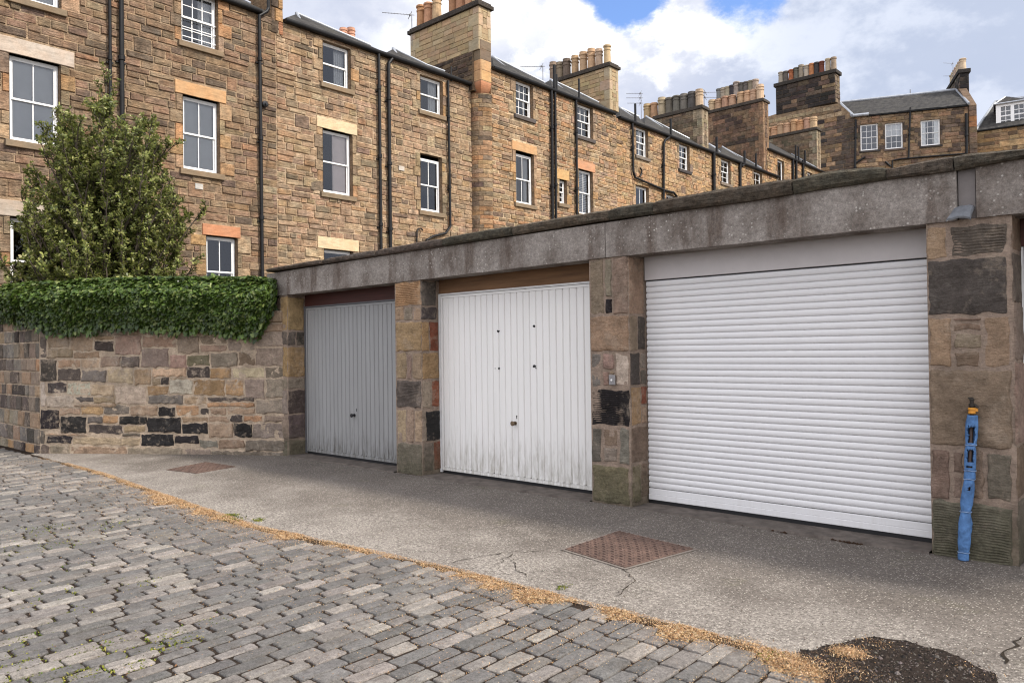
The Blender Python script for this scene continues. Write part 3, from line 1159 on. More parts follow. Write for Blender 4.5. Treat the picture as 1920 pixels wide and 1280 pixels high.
# return along the lane
END = Vector((-30.0, 3.62, 0))
ud2 = (WALL_B - END)
n2 = Vector((ud2.y, -ud2.x, 0)).normalized()
FR = Frame(END, ud2, n2)
L2 = ud2.length
mb = MB()
mb.face([FR(0, 0, -0.3), FR(L2, 0, -0.3), FR(L2, 0, WZ1), FR(0, 0, WZ1)], MORT)
mb.face([FR(0, 0, WZ1), FR(L2, 0, WZ1), FR(L2, -0.45, WZ1), FR(0, -0.45, WZ1)], MORT)
mb.face([FR(L2, -0.45, -0.3), FR(0, -0.45, -0.3), FR(0, -0.45, WZ1), FR(L2, -0.45, WZ1)], MORT)
z = -0.12
while z < WZ1 - 0.05:
    h = min(rw.uniform(0.14, 0.26), WZ1 - z)
    u = L2 - 6.0
    while u < L2 - 0.02:
        w = rw.uniform(0.16, 0.42)
        if u + w > L2 - 0.1:
            w = L2 - u
        col = vary(pick([(T, 2), (G, 4), (K2, 3), (GB, 3), (K, 1.5), (O, 0.6)], rw), rw, 0.15)
        rocky(mb, FR, u, u + w, z, z + h, rw.uniform(0.006, 0.03), col, rw, amp=0.012, gap=0.008, wob=0.012, step=0.07)
        u += w
    z += h
mb.build("wall_return", 'rubble', root)

# ------------------------------------------------------------------ garages
YF, YD = 5.733, 6.0       # pier faces and door faces
FP = Frame((0, YF, 0), (1, 0, 0), (0, -1, 0))


def fu(px, py=700):
    return on_y(px, py, YF).x


def fzp(px, py):
    return on_y(px, py, YF).z


rp_ = random.Random(8)


def pier(parent, x0, x1, ztop, front, jamb, mort=(0.235, 0.180, 0.140), back=0.45):
    """front: (px0,px1,py0,py1,col[,rib]) on the pier face; jamb: (f0,f1,z0,z1,col[,rib]) on its right-hand return"""
    mb = MB()
    mb.box((x0, YF, -0.15), (x1, YD + back, ztop), mort)
    for s in front:
        a, b = fu(s[0], (s[2] + s[3]) / 2), fu(s[1], (s[2] + s[3]) / 2)
        zt, zb = fzp((s[0] + s[1]) / 2, s[2]), fzp((s[0] + s[1]) / 2, s[3])
        rib = s[5] if len(s) > 5 else 0.0
        a, b = max(a, x0 - 0.004), min(b, x1 + 0.004)
        zt = min(zt, ztop - 0.002)
        rocky(mb, FP, a, b, max(zb, -0.12), zt, rp_.uniform(0.004, 0.016), vary(s[4], rp_, 0.1), rp_, amp=0.010, gap=0.006, rib=rib, wob=0.016, step=0.03)
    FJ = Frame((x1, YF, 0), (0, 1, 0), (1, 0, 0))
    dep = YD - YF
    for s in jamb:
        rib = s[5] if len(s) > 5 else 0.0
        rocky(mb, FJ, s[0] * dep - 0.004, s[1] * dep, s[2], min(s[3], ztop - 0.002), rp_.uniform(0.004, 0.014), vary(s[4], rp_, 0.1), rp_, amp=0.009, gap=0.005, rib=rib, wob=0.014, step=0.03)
    return mb.build("pillar", 'pier', parent)


def jz(px, ys):
    """z of image rows on the pier's front-right arris"""
    return [fzp(px, y) for y in ys]


# px helpers for the enlarged views the stones were read from
def A5(x, y): return 480 + x / 3.0475, 480 + y / 3.0475
def A6(x, y): return 1000 + x / 2.3714, 440 + y / 2.3714
def A8(x, y): return 1640 + x / 1.5607, 260 + y / 1.5607


def conv(rows, A):
    out = []
    for r in rows:
        a = A(r[0], r[2])
        b = A(r[1], r[3])
        out.append((a[0], b[0], a[1], b[1]) + tuple(r[4:]))
    return out


def conj(rows, A, xr, pxr):
    """jamb rows given in the same view: x range xr maps to the recess depth"""
    out = []
    for r in rows:
        f0 = (r[0] - xr[0]) / (xr[1] - xr[0])
        f1 = (r[1] - xr[0]) / (xr[1] - xr[0])
        zt = fzp(pxr, A(0, r[2])[1])
        zb = fzp(pxr, A(0, r[3])[1])
        out.append((max(0, f0), min(1, f1), zb, zt) + tuple(r[4:]))
    return out


X_END = fu(503, 556)
P1 = (fu(526, 700), fu(540, 700))
P2 = (fu(742, 700), fu(791, 700))
P3 = (fu(1107.5, 700), fu(1181, 700))
P4 = (fu(1741.5, 700), fu(1903, 700))
SEAM = [X_END, fu(760, 500), fu(1137, 450), fu(1803, 380), 1.45]
LB = [fzp(504.6, 556.8), fzp(786.6, 525), fzp(1140, 483), fzp(1778.6, 416), 2.18]
LT = [fzp(503, 513.7), fzp(760, 474), fzp(1137, 418), fzp(1779, 320), 2.525]

G_NAMES = [
    ("grey", "end garage with the ribbed grey door beside the ivy topped wall"),
    ("white", "garage with the ribbed white door and dark screw holes"),
    ("roller", "widest garage with the white roller shutter"),
    ("edge", "garage cut off by the frame behind the blue lagged pipe"),
]
GAR = []
for i in range(4):
    x0, x1 = SEAM[i], SEAM[i + 1]
    GAR.append(thing("garage", ((x0 + x1) / 2, YF, 0), G_NAMES[i][1], "garage", "flat roofed lock-up garages in a row"))

g1, g2, g3, g4 = GAR
# --- piers
f1 = conv([(140, 182, 230, 425, OB), (140, 180, 427, 512, K2), (150, 182, 517, 693, OB), (143, 182, 697, 760, G), (143, 182, 765, 905, G), (145, 182, 908, 1045, G), (143, 182, 1048, 1150, GD)], A5)
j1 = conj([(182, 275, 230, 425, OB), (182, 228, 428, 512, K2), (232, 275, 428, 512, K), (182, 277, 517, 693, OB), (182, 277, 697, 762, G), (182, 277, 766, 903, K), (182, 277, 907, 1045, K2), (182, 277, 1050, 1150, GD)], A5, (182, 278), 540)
pier(g1, P1[0], P1[1], LB[0] + 0.004, f1, j1)
f2 = conv([(795, 944, 140, 285, O, 0.020), (797, 846, 289, 370, T), (848, 898, 289, 368, G), (900, 944, 289, 370, T), (800, 948, 374, 546, OB), (803, 862, 550, 704, T), (862, 892, 556, 704, BR2), (894, 950, 550, 704, T),
           (805, 948, 710, 868, K2, 0.016), (807, 860, 874, 1064, T2), (862, 905, 874, 1064, P), (907, 950, 880, 1064, T2), (808, 952, 1068, 1250, GD)], A5)
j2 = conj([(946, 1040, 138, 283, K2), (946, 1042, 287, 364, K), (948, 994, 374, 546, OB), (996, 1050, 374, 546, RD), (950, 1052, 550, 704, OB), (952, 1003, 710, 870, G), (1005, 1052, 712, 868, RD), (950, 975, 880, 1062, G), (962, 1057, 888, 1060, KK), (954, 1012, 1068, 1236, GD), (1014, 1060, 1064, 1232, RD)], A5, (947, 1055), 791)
pier(g2, P2[0], P2[1], LB[1] + 0.002, f2, j2)
f3 = conv([(252, 316, 105, 355, BR2), (317, 351, 108, 278, G), (320, 350, 281, 350, KK), (353, 424, 98, 355, BR2), (253, 426, 358, 520, T), (257, 303, 526, 676, GB), (307, 362, 526, 600, P), (307, 338, 604, 672, P), (340, 362, 604, 620, T), (364, 427, 526, 672, W_),
           (258, 430, 686, 850, KK, 0.017), (260, 304, 855, 1012, K2), (312, 378, 862, 940, BR), (314, 376, 942, 1010, G), (384, 430, 858, 1022, GB), (264, 430, 1026, 1195, MOSS)], A6)
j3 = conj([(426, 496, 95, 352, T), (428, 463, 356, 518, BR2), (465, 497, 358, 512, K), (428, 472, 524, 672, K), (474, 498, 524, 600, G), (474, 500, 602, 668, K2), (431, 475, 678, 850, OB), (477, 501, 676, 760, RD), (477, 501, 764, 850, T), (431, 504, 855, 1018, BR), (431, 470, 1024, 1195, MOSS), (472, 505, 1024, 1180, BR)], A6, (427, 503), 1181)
pier(g3, P3[0], P3[1], LB[2], f3, j3)
f4 = conv([(150, 214, 258, 354, T), (219, 390, 250, 343, K2, 0.018), (154, 392, 348, 516, K), (157, 228, 522, 668, T), (230, 312, 524, 535, BR), (230, 314, 539, 562, BR), (232, 314, 568, 616, BR2), (232, 312, 620, 668, BR), (320, 400, 520, 670, T), (157, 404, 675, 904, BR2),
           (163, 224, 908, 1054, BR), (229, 262, 915, 980, BR), (229, 262, 985, 1054, BR2), (326, 404, 920, 1058, GD), (266, 322, 910, 1056, BR2), (163, 406, 1062, 1262, GD, 0.017)], A8)
dj = [(0.0, 1.0, a, b, c) for a, b, c in ((-0.1, 0.38, GD), (0.39, 0.72, BR), (0.73, 1.25, BR2), (1.26, 1.62, BR2), (1.63, 1.95, K2), (1.96, 2.18, BR))]
pier(g4, P4[0], P4[1], LB[3] + 0.006, f4, dj)
# filler of stone between the garden wall and the first pier, under the end of the lintel
mb = MB()
mb.box((X_END + 0.02, YF + 0.03, -0.15), (P1[0] - 0.003, YD + 0.4, LB[0] - 0.004), MORT)
FQ = Frame((0, YF + 0.03, 0), (1, 0, 0), (0, -1, 0))
zq = -0.1
for h_, c_ in ((0.2, GD), (0.22, G), (0.2, T), (0.25, G), (0.22, T), (0.26, G), (0.24, GD), (0.3, G), (0.35, BR2)):
    rocky(mb, FQ, X_END + 0.02, P1[0] - 0.004, zq, min(zq + h_, LB[0] - 0.01), 0.012, vary(c_, rp_, 0.1), rp_, amp=0.008)
    zq += h_
mb.build("end_pier", 'pier', g1)

# --- lintels: a long precast beam over each opening
rl = random.Random(4)


def beam(parent, x0, x1, zb0, zb1, zt0, zt1, yf, yb=None, mat='concrete'):
    yb = yb or YF + 0.20
    nx = max(6, int((x1 - x0) / 0.07))
    nz = 7
    mb = MB()
    pts = []
    for j in range(nz + 1):
        for i in range(nx + 1):
            s, t = i / nx, j / nz
            x = x0 + (x1 - x0) * s
            zb, zt = zb0 + (zb1 - zb0) * s, zt0 + (zt1 - zt0) * s
            z = zb + (zt - zb) * t
            p = Vector((x * 5, z * 5, yf))
            d = 0.004 * noise.noise(p) + 0.002 * noise.noise(p * 4)
            if j == 0:
                z += 0.003 * noise.noise(p * 3)
            pts.append(Vector((x, yf + d, z)))
    W = nx + 1
    idx = [(j * W + i, j * W + i + 1, (j + 1) * W + i + 1, (j + 1) * W + i) for j in range(nz) for i in range(nx)]
    mb.faces(pts, idx)
    lo = pts[:W]
    for i in range(nx):
        mb.face([lo[i + 1], lo[i], Vector((lo[i].x, yb, lo[i].z)), Vector((lo[i + 1].x, yb, lo[i + 1].z))])
    for s, x, zb, zt in ((0, x0, zb0, zt0), (1, x1, zb1, zt1)):
        mb.face([(x, yf, zb), (x, yb, zb), (x, yb, zt), (x, yf, zt)])
    mb.face([(x0, yb, zb0), (x1, yb, zb1), (x1, yb, zt1), (x0, yb, zt0)])
    mb.face([(x0, yf, zt0), (x1, yf, zt1), (x1, yb, zt1), (x0, yb, zt0)])
    return mb.build("lintel", mat, parent)


YL = YF - 0.018
zz = lambda k, x: None
beam(g1, X_END, SEAM[1] - 0.003, LB[0], LB[1], LT[0], LT[1], YL)
beam(g2, SEAM[1] + 0.003, SEAM[2] - 0.003, LB[1], LB[2], LT[1], LT[2], YL - 0.002)
XJ0, XJ1 = fu(1797, 380), fu(1829, 380)
beam(g3, SEAM[2] + 0.003, XJ0 - 0.006, LB[2], LB[3], LT[2], LT[3], YL)
beam(g4, XJ1 + 0.008, 1.45, LB[3] + 0.004, 2.18, LT[3], 2.525, YL)
mb = MB()
mb.box((XJ0, YF + 0.004, LB[3] + 0.008), (XJ1, YF + 0.18, LT[3]), (0.18, 0.16, 0.145))
mb.build("infill_block", m_plain("smooth cement", (0.165, 0.148, 0.14), 0.85, var=0.2, scale=7, bump=0.2), g4)

# --- coping slabs and flat roof
CT = [(497, 504), (604, 485), (720, 465), (880, 436), (1000, 415), (1137, 391), (1220, 377), (1350, 354), (1480, 334), (1560, 318), (1650, 311), (1675, 313), (1780, 290), (1920, 277)]
CT = [(on_y(a, b, 5.66).x, on_y(a, b, 5.66).z) for a, b in CT] + [(1.5, 2.60)]
CB = [(497, 510), (830, 461), (1120, 414), (1400, 377), (1520, 357), (1670, 334), (1780, 320), (1920, 294)]
CB = [(on_y(a, b, 5.66).x, on_y(a, b, 5.66).z) for a, b in CB] + [(1.5, 2.52)]


def lerpl(tab, x):
    if x <= tab[0][0]:
        return tab[0][1]
    for (a, ya), (b, yb) in zip(tab, tab[1:]):
        if a <= x <= b:
            return ya + (yb - ya) * (x - a) / (b - a)
    return tab[-1][1]


joints = [497, 602, 651, 702, 827, 956, 1139, 1224, 1485, 1662, 1789]
jx = [on_y(j, 420, 5.66).x for j in joints] + [0.3, 1.45]
rc = random.Random(14)
for k in range(len(jx) - 1):
    a, b = jx[k] + 0.004, jx[k + 1] - 0.004
    par = GAR[max(i for i in range(4) if (a + b) / 2 >= SEAM[i] - 0.1)]
    mb = MB()
    nx = max(5, int((b - a) / 0.05))
    prof = [(0.30, 1.0), (0.12, 1.0), (0.03, 1.0), (0.0, 0.80), (-0.004, 0.5), (0.0, 0.18), (0.02, 0.0), (0.16, 0.0), (0.30, 0.0)]
    out = rc.uniform(-0.012, 0.012)
    seed = rc.uniform(-50, 50)
    pts = []
    for i in range(nx + 1):
        x = a + (b - a) * i / nx
        e = min(i, nx - i)
        rnd = 0.012 if e == 0 else 0.003 if e == 1 else 0.0
        zt, zb = lerpl(CT, x), lerpl(CB, x)
        for (dy, t) in prof:
            p = Vector((x * 6 + seed, t * 3, dy * 6))
            q = noise.noise(p) + 0.6 * noise.noise(p * 3.1)
            pts.append(Vector((x + 0.004 * noise.noise(p * 2), 5.66 + out + dy + (rnd if dy < 0.1 else 0) + 0.009 * q, zb + (zt - zb) * t + 0.006 * q * (1 if t > 0.1 else 0.4) - (rnd * 0.6 if t > 0.9 else 0))))
    W = len(prof)
    idx = []
    for i in range(nx):
        for j in range(W - 1):
            q = i * W + j
            idx.append((q, q + 1, q + 1 + W, q + W))
    idx.append(tuple(range(W)))
    idx.append(tuple(nx * W + j for j in reversed(range(W))))
    mb.faces(pts, idx, vary((0.115, 0.098, 0.078), rc, 0.25))
    mb.build("coping_slab", 'coping', par)
for i in range(4):
    mb = MB()
    a, b = SEAM[i] + 0.002, SEAM[i + 1] - 0.002
    mb.box((a, YF + 0.21, 2.42), (b, 11.0, 2.535), (0.06, 0.06, 0.06))
    mb.build("roof", 'leadold', GAR[i])
    mb = MB()
    mb.box((a, 10.8, -0.1), (b, 10.98, 2.415), BR)
    if i == 0:
        mb.box((a + 0.01, YD + 0.42, -0.1), (a + 0.2, 10.79, 2.415), BR)
    mb.build("rear_wall", 'pier', GAR[i])

# --- thresholds
for i, (pa, pb) in enumerate(((P1[1], P2[0]), (P2[1], P3[0]), (P3[1], P4[0]), (P4[1], 1.4))):
    mb = MB()
    nx = 40
    a, b = pa + 0.012, pb - 0.012
    top, bot = [], []
    for k in range(nx + 1):
        x = a + (b - a) * k / nx
        wv = 0.03 * noise.noise(Vector((x * 2.3, i, 0))) + 0.015 * noise.noise(Vector((x * 9, i, 3)))
        top.append((Vector((x, YD + 0.3, -0.022)), Vector((x, YF - 0.03 + wv, -0.016 + 0.004 * noise.noise(Vector((x * 4, 0, i)))))))
        bot.append(Vector((x, YF - 0.045 + wv, -0.06)))
    for k in range(nx):
        mb.face([top[k][1], top[k + 1][1], top[k + 1][0], top[k][0]])
        mb.face([bot[k], bot[k + 1], top[k + 1][1], top[k][1]])
    mb.build("threshold", 'threshold', GAR[i])


# --- up-and-over ribbed doors
def ribbed_door(parent, xa, xb, z0, z1, mat, label, handle, keyhole, knobmat, frame_mat, head, headz, fr_col='white'):
    mb = MB()
    pitch = 0.0872
    x = xa + 0.03
    y = YD
    prof = []
    while x < xb - 0.03:
        e = min(x + pitch, xb - 0.03)
        prof += [(x, y + 0.014), (x + 0.004, y + 0.014), (x + 0.011, y), (e - 0.007, y), (e, y + 0.014)]
        x = e
    za, zb = z0 + 0.045, z1 - 0.03
    p = [Vector((q[0], q[1], za)) for q in prof] + [Vector((q[0], q[1], zb)) for q in prof]
    n = len(prof)
    mb.faces(p, [(i, i + 1, n + i + 1, n + i) for i in range(n - 1)])
    # rails round the panel
    mb.box((xa, y - 0.004, z0 + 0.004), (xb, y + 0.03, z0 + 0.040))
    mb.box((xa, y - 0.004, z1 - 0.028), (xb, y + 0.03, z1 - 0.002))
    mb.box((xa, y - 0.004, z0 + 0.0405), (xa + 0.028, y + 0.03, z1 - 0.0285))
    mb.box((xb - 0.028, y - 0.004, z0 + 0.0405), (xb, y + 0.03, z1 - 0.0285))
    # folded lips at the foot of each rib
    x = xa + 0.03
    while x < xb - 0.03:
        e = min(x + pitch, xb - 0.03)
        mb.box((x + 0.014, y - 0.007, z0 + 0.040), (e - 0.012, y + 0.004, z0 + 0.050))
        x = e
    d = mb.build("garage_door", mat, parent)
    d['label'] = label
    f = MB()
    f.box((xa - 0.03, y - 0.012, -0.007), (xa - 0.004, y + 0.05, z1 + 0.022))
    f.box((xb + 0.004, y - 0.012, -0.007), (xb + 0.03, y + 0.05, z1 + 0.022))
    f.box((xa - 0.0035, y - 0.012, z1 + 0.003), (xb + 0.0035, y + 0.05, z1 + 0.022))
    f.build("frame", frame_mat, d)
    s = MB()
    s.box((xa, y + 0.01, -0.026), (xb, y + 0.03, z0 + 0.003))
    s.build("bottom_seal", 'rubber', d)
    hx, hz = handle
    k = MB()
    k.tube([(hx, y + 0.002, hz), (hx, y - 0.012, hz)], 0.020, 14)
    k.tube([(hx, y - 0.012, hz), (hx, y - 0.034, hz), (hx, y - 0.040, hz), (hx, y - 0.052, hz), (hx, y - 0.058, hz)], [0.012, 0.012, 0.024, 0.026, 0.020], 14)
    k.build("handle", knobmat, d, smooth=False)
    q = MB()
    kx, kz = keyhole
    q.tube([(kx, y + 0.002, kz + 0.006), (kx, y - 0.003, kz + 0.006)], 0.0085, 10)
    q.box((kx - 0.0045, y - 0.003, kz - 0.020), (kx + 0.0045, y + 0.002, kz + 0.004))
    q.build("keyhole", 'plastic', d)
    hb = MB()
    hb.box((xa - 0.03, y + 0.006, z1 + 0.0225), (xb + 0.03, y + 0.05, headz))
    hb.build("header_board", head, parent)
    return d


def dpt(px, py):
    p = on_y(px, py, YD)
    return p.x, p.z


D1 = ribbed_door(g1, P1[1] + 0.035, P2[0] - 0.035, 0.012, 1.985, 'greydoor', "faded grey ribbed up-and-over door with mildew along its foot", dpt(665, 778), dpt(668.5, 768), 'plastic', m_plain("grey frame", (0.10, 0.10, 0.105), 0.5), 'redboard', LB[0] + 0.03)
D2 = ribbed_door(g2, P2[1] + 0.035, P3[0] - 0.035, 0.012, 1.998, 'whitedoor', "white ribbed up-and-over door with grime low down", dpt(966.5, 793), dpt(969, 781), 'knob', m_plain("white frame", (0.62, 0.62, 0.61), 0.5), 'timber', LB[1] + 0.03)
rh = random.Random(2)
for (px, py, r) in ((934.3, 620.8, 0.019), (1001.5, 611.8, 0.019), (935.5, 690.4, 0.016), (1002, 686.5, 0.020), (928.6, 690.5, 0.006), (1004.8, 690, 0.008)):
    x, z = dpt(px, py)
    mb = MB()
    n = 12
    ring = []
    for k in range(n):
        t = 2 * pi * k / n
        rr = r * rh.uniform(0.65, 1.1)
        ring.append((x + rr * cos(t) * 1.1, z + rr * sin(t) * 0.75))
    mb.faces([Vector((a, YD - 0.0025, b)) for a, b in ring] + [Vector((a, YD + 0.003, b)) for a, b in ring],
             [tuple(reversed(range(n)))] + [(k, (k + 1) % n, n + (k + 1) % n, n + k) for k in range(n)])
    mb.build("hole", 'rubber', D2)

# --- roller shutter
xa, xb = P3[1] + 0.012, P4[0] - 0.006
zs = on_y(1209.7, 526.9, YD).z - 0.004
mb = MB()
pts = []
z = 0.115
pitch = (zs - 0.115) / 35
prof = []
for k in range(35):
    for t in (0.0, 0.06, 0.14, 0.30, 0.5, 0.7, 0.86, 0.95):
        prof.append((YD + 0.009 - 0.0125 * sqrt(max(0.0, 1 - (2 * (t - 0.05) / 0.95 - 1) ** 2)) if t > 0.05 else YD + 0.014, z + pitch * t))
    z += pitch
prof.append((YD + 0.014, z))
nx = 24
for i in range(nx + 1):
    x = xa + (xb - xa) * i / nx
    for (yy, z_) in prof:
        pts.append(Vector((x, yy + 0.002 * noise.noise(Vector((x * 1.3, z_ * 2.0, 5))), z_)))
W = len(prof)
mb.faces(pts, [(i * W + j, (i + 1) * W + j, (i + 1) * W + j + 1, i * W + j + 1) for i in range(nx) for j in range(W - 1)])
D3 = mb.build("roller_shutter", 'roller', g3, smooth=False)
D3['label'] = "wide white roller shutter of narrow curved slats"
mb = MB()
mb.box((xa, YD - 0.012, 0.012), (xb, YD + 0.02, 0.062))
mb.box((xa, YD - 0.006, 0.0622), (xb, YD + 0.02, 0.112))
mb.build("bottom_bar", 'roller', D3, bevel=0.004)
mb = MB()
mb.box((xa, YD - 0.008, -0.026), (xb, YD + 0.016, 0.0115))
mb.build("bottom_seal", 'rubber', D3)
mb = MB()
mb.box((xa - 0.004, YD - 0.020, zs + 0.0075), (xb + 0.004, YD + 0.2, LB[2] + 0.05))
mb.build("shutter_box", m_plain("shutter box", (0.50, 0.47, 0.46), 0.45, var=0.06), D3, bevel=0.003)
mb = MB()
mb.box((xa, YD - 0.004, zs + 0.001), (xb, YD + 0.05, zs + 0.0073))
mb.build("shadow_gap", 'rubber', D3)

# --- fourth door, just its edge in view
xa4, xb4 = P4[1] + 0.05, 1.35
mb = MB()
z = 0.02
while z < 1.99:
    e = min(z + 0.0925, 1.995)
    mb.box((xa4, YD, z + 0.002), (xb4, YD + 0.03, e - 0.003))
    mb.box((xa4, YD + 0.008, e - 0.0028), (xb4, YD + 0.028, e + 0.0018))
    z = e
D4 = mb.build("garage_door", 'whitedoor', g4)
D4['label'] = "white horizontally boarded door with a black edge seal"
mb = MB()
mb.box((P4[1] + 0.004, YD - 0.004, -0.007), (xa4 - 0.03, YD + 0.05, 2.0))
mb.build("frame", 'white', D4)
mb = MB()
mb.box((xa4 - 0.0298, YD - 0.008, -0.0072), (xa4 - 0.001, YD + 0.04, 2.0))
mb.build("bottom_seal", 'rubber', D4)
mb = MB()
mb.box((P4[1] + 0.004, YD - 0.01, 2.004), (xb4, YD + 0.05, 2.185))
mb.build("header_board", 'redboard', g4)

# --- small plate on the third pier and lead rainwater spout
px, pz = on_y(1150.5, 712, YF).x, on_y(1150.5, 712, YF).z
mb = MB()
mb.box((px - 0.034, YF - 0.030, pz - 0.045), (px + 0.034, YF - 0.012, pz + 0.045))
pl = mb.build("metal_plate", 'steel', g3, bevel=0.006)
mb = MB()
mb.tube([(px, YF - 0.0305, pz), (px, YF - 0.037, pz)], 0.009, 10)
mb.build("lock", 'white', pl)
mb = MB()
x0, zt = on_y(1806, 394, YF).x, on_y(1806, 394, YF).z
w = 0.052
prof = [(-1, 0.004), (-0.9, 0.016), (-0.45, 0.024), (0, 0.022), (0.45, 0.024), (0.9, 0.016), (1, 0.004)]
pts = []
for k, (dy, dz, dx, th) in enumerate(((0.02, 0.012, 0.012, 0), (-0.03, 0.0, 0.008, 0), (-0.08, -0.045, 0.0, 0.004), (-0.115, -0.078, -0.006, 0.008))):
    for (s, hgt) in prof:
        pts.append(Vector((x0 + dx + s * w * (1 + 0.12 * k), YF + dy, zt + dz + hgt + (0.006 * sin(s * 5 + 1) if k == 3 else 0))))
n = len(prof)
idx = [(k * n + i, (k + 1) * n + i, (k + 1) * n + i + 1, k * n + i + 1) for k in range(3) for i in range(n - 1)]
mb.faces(pts, idx)
low = [p + Vector((0, 0.004, -0.012)) for p in pts]
mb.faces(low, [tuple(reversed(f)) for f in idx])
for k in range(3):
    for i0 in (0, n - 1):
        mb.face([pts[k * n + i0], pts[(k + 1) * n + i0], low[(k + 1) * n + i0], low[k * n + i0]])
for i in range(n - 1):
    mb.face([pts[3 * n + i], pts[3 * n + i + 1], low[3 * n + i + 1], low[3 * n + i]])
mb.build("spout", 'leadold', g4)

# brown moss in the crack before the roller shutter
rm = random.Random(9)
mb = MB()
mp = [(1385, 984), (1420, 989), (1470, 999), (1530, 1005), (1580, 1015), (1620, 1021)]
for a, b in zip(mp, mp[1:]):
    pa, pb = on_ground(*a), on_ground(*b)
    for k in range(26):
        q = pa.lerp(pb, rm.random())
        r = rm.uniform(0.006, 0.018)
        z0 = fz(q.x, q.y) + 0.002
        c = Vector((q.x + rm.gauss(0, 0.01), q.y + rm.gauss(0, 0.008), z0))
        n = 7
        mb.faces([c + Vector((r * cos(2 * pi * i / n) * rm.uniform(0.7, 1.3), r * sin(2 * pi * i / n) * rm.uniform(0.6, 1.0), 0)) for i in range(n)] + [c + Vector((0, 0, r * 0.7))],
                 [(i, (i + 1) % n, n) for i in range(n)])
o = mb.build("moss", 'moss_dark')
tag(o, "brown moss in the joint before the roller shutter", kind='stuff')

# ------------------------------------------------------------------ blue lagged standpipe
SY = YF - 0.062
bot = on_y(1806.5, 1054, SY)
root = thing("standpipe", (bot.x, SY, -0.035), "outdoor tap pipe wrapped in torn blue foam lagging on the end pillar", "standpipe")


def sp(px, py):
    return on_y(px, py, SY)


SEGS = [  # px centre x, top y, bottom y, half-widths top/mid/bottom in px
    ((1807, 1036), (1806.6, 1055), (9.0, 10.6, 10.2)),
    ((1810.5, 960), (1807, 1034.5), (9.0, 12.2, 9.6)),
    ((1817.5, 899), (1811, 958.5), (9.2, 11.4, 9.4)),
    ((1818.8, 883), (1817.8, 897.5), (9.4, 10.2, 9.4)),
    ((1820, 835), (1819, 881.5), (9.0, 10.6, 9.8)),
    ((1823, 778), (1820.5, 833.5), (9.6, 11.0, 9.4)),
]
PXM = 1 / (F_PX / (bot - CAM).dot(FWD))
rb = random.Random(6)
for si, (a, b, hw) in enumerate(SEGS):
    pa, pb = sp(*a), sp(*b)
    if si == 0:
        pb.z = max(pb.z, fz(pb.x, pb.y) + 0.004)
    mb = MB()
    nr, ns = max(8, int((pa.z - pb.z) / 0.006)), 48
    rad = []
    for j in range(nr + 1):
        t = j / nr
        p = pb.lerp(pa, t)
        w = hw[2] + (hw[1] - hw[2]) * min(1, t * 4) if t < 0.25 else hw[1] + (hw[0] - hw[1]) * max(0, (t - 0.75) * 4) if t > 0.75 else hw[1]
        w *= PXM * 0.9
        for s in range(ns):
            an = 2 * pi * s / ns
            nn = noise.noise(Vector((cos(an) * 1.3, sin(an) * 1.3, p.z * 9 + si * 7))) + 0.5 * noise.noise(Vector((cos(an) * 3, sin(an) * 3, p.z * 26)))
            r = w * (1 + 0.12 * nn + 0.05 * noise.noise(Vector((cos(an) * 5, sin(an) * 5, p.z * 70))))
            mb.v.append(Vector((p.x + r * cos(an), p.y + r * 0.85 * sin(an), p.z)))
    hole = None
    if si == 5:
        hole = (0.10, 0.62, -0.75, 0.65)
    if si == 4:
        hole = (0.22, 0.86, -0.75, 0.60)
    if si == 2:
        hole = (0.66, 0.80, -0.18, 0.30)
    for j in range(nr):
        for s in range(ns):
            an = 2 * pi * (s + 0.5) / ns
            t = (j + 0.5) / nr
            # the side towards the viewer
            face = math.atan2(sin(an + pi / 2 - 0.20), cos(an + pi / 2 - 0.20))
            if hole:
                wob = 0.34 * noise.noise(Vector((t * 5, si, 1))) + 0.26 * noise.noise(Vector((t * 19, si, 4)))
                if hole[0] + wob * 0.5 < t < hole[1] + 0.1 * noise.noise(Vector((face * 4, si, 2))) and hole[2] + wob < face < hole[3] + wob:
                    continue
            i = j * ns + s
            k = j * ns + (s + 1) % ns
            mb.f.append((i, k, k + ns, i + ns))
            mb.c.append((0.1, 0.2, 0.6))
    if si in (0, 1, 2, 3):
        mb.f.append(tuple(nr * ns + s for s in range(ns)))
        mb.c.append((0.1, 0.2, 0.6))
    o = mb.build("lagging", 'blue', root, smooth=True)
    so = o.modifiers.new("wall", 'SOLIDIFY')
    so.thickness = 0.007
    so.offset = -1
m_cord = m_plain("pale cord", (0.25, 0.36, 0.55), 0.6)
for (a, b, hw) in SEGS[1:]:
    mb = MB()
    p = sp(*b)
    ring = [p + Vector((cos(t) * hw[2] * PXM * 1.02, sin(t) * hw[2] * PXM * 0.88, 0.002 * sin(3 * t))) for t in [2 * pi * i / 20 for i in range(21)]]
    mb.tube(ring, 0.0022, 6, cap=False)
    mb.build("tie", m_cord, root)
mb = MB()
top = sp(1822.5, 772)
mb.tube([sp(1807, 1050), sp(1812, 950), sp(1818, 890), sp(1822.5, 765)], 0.0125, 12)
mb.build("pipe", m_plain("dark copper", (0.05, 0.032, 0.025), 0.5, 0.4), root, smooth=True)
mb = MB()
mb.lathe((top.x, top.y, top.z - 0.012), [(0.017, 0), (0.022, 0.003), (0.023, 0.012), (0.019, 0.016), (0.019, 0.022), (0.023, 0.026), (0.023, 0.036), (0.017, 0.04)], 16)
mb.box((top.x + 0.017, top.y - 0.008, top.z + 0.004), (top.x + 0.034, top.y + 0.006, top.z + 0.026))
mb.build("clip", 'yellow', root)
mb = MB()
mb.lathe((top.x, top.y, top.z + 0.028), [(0.014, 0), (0.019, 0.006), (0.019, 0.022), (0.012, 0.028), (0.012, 0.045), (0.016, 0.050), (0.014, 0.060), (0.004, 0.066)], 14)
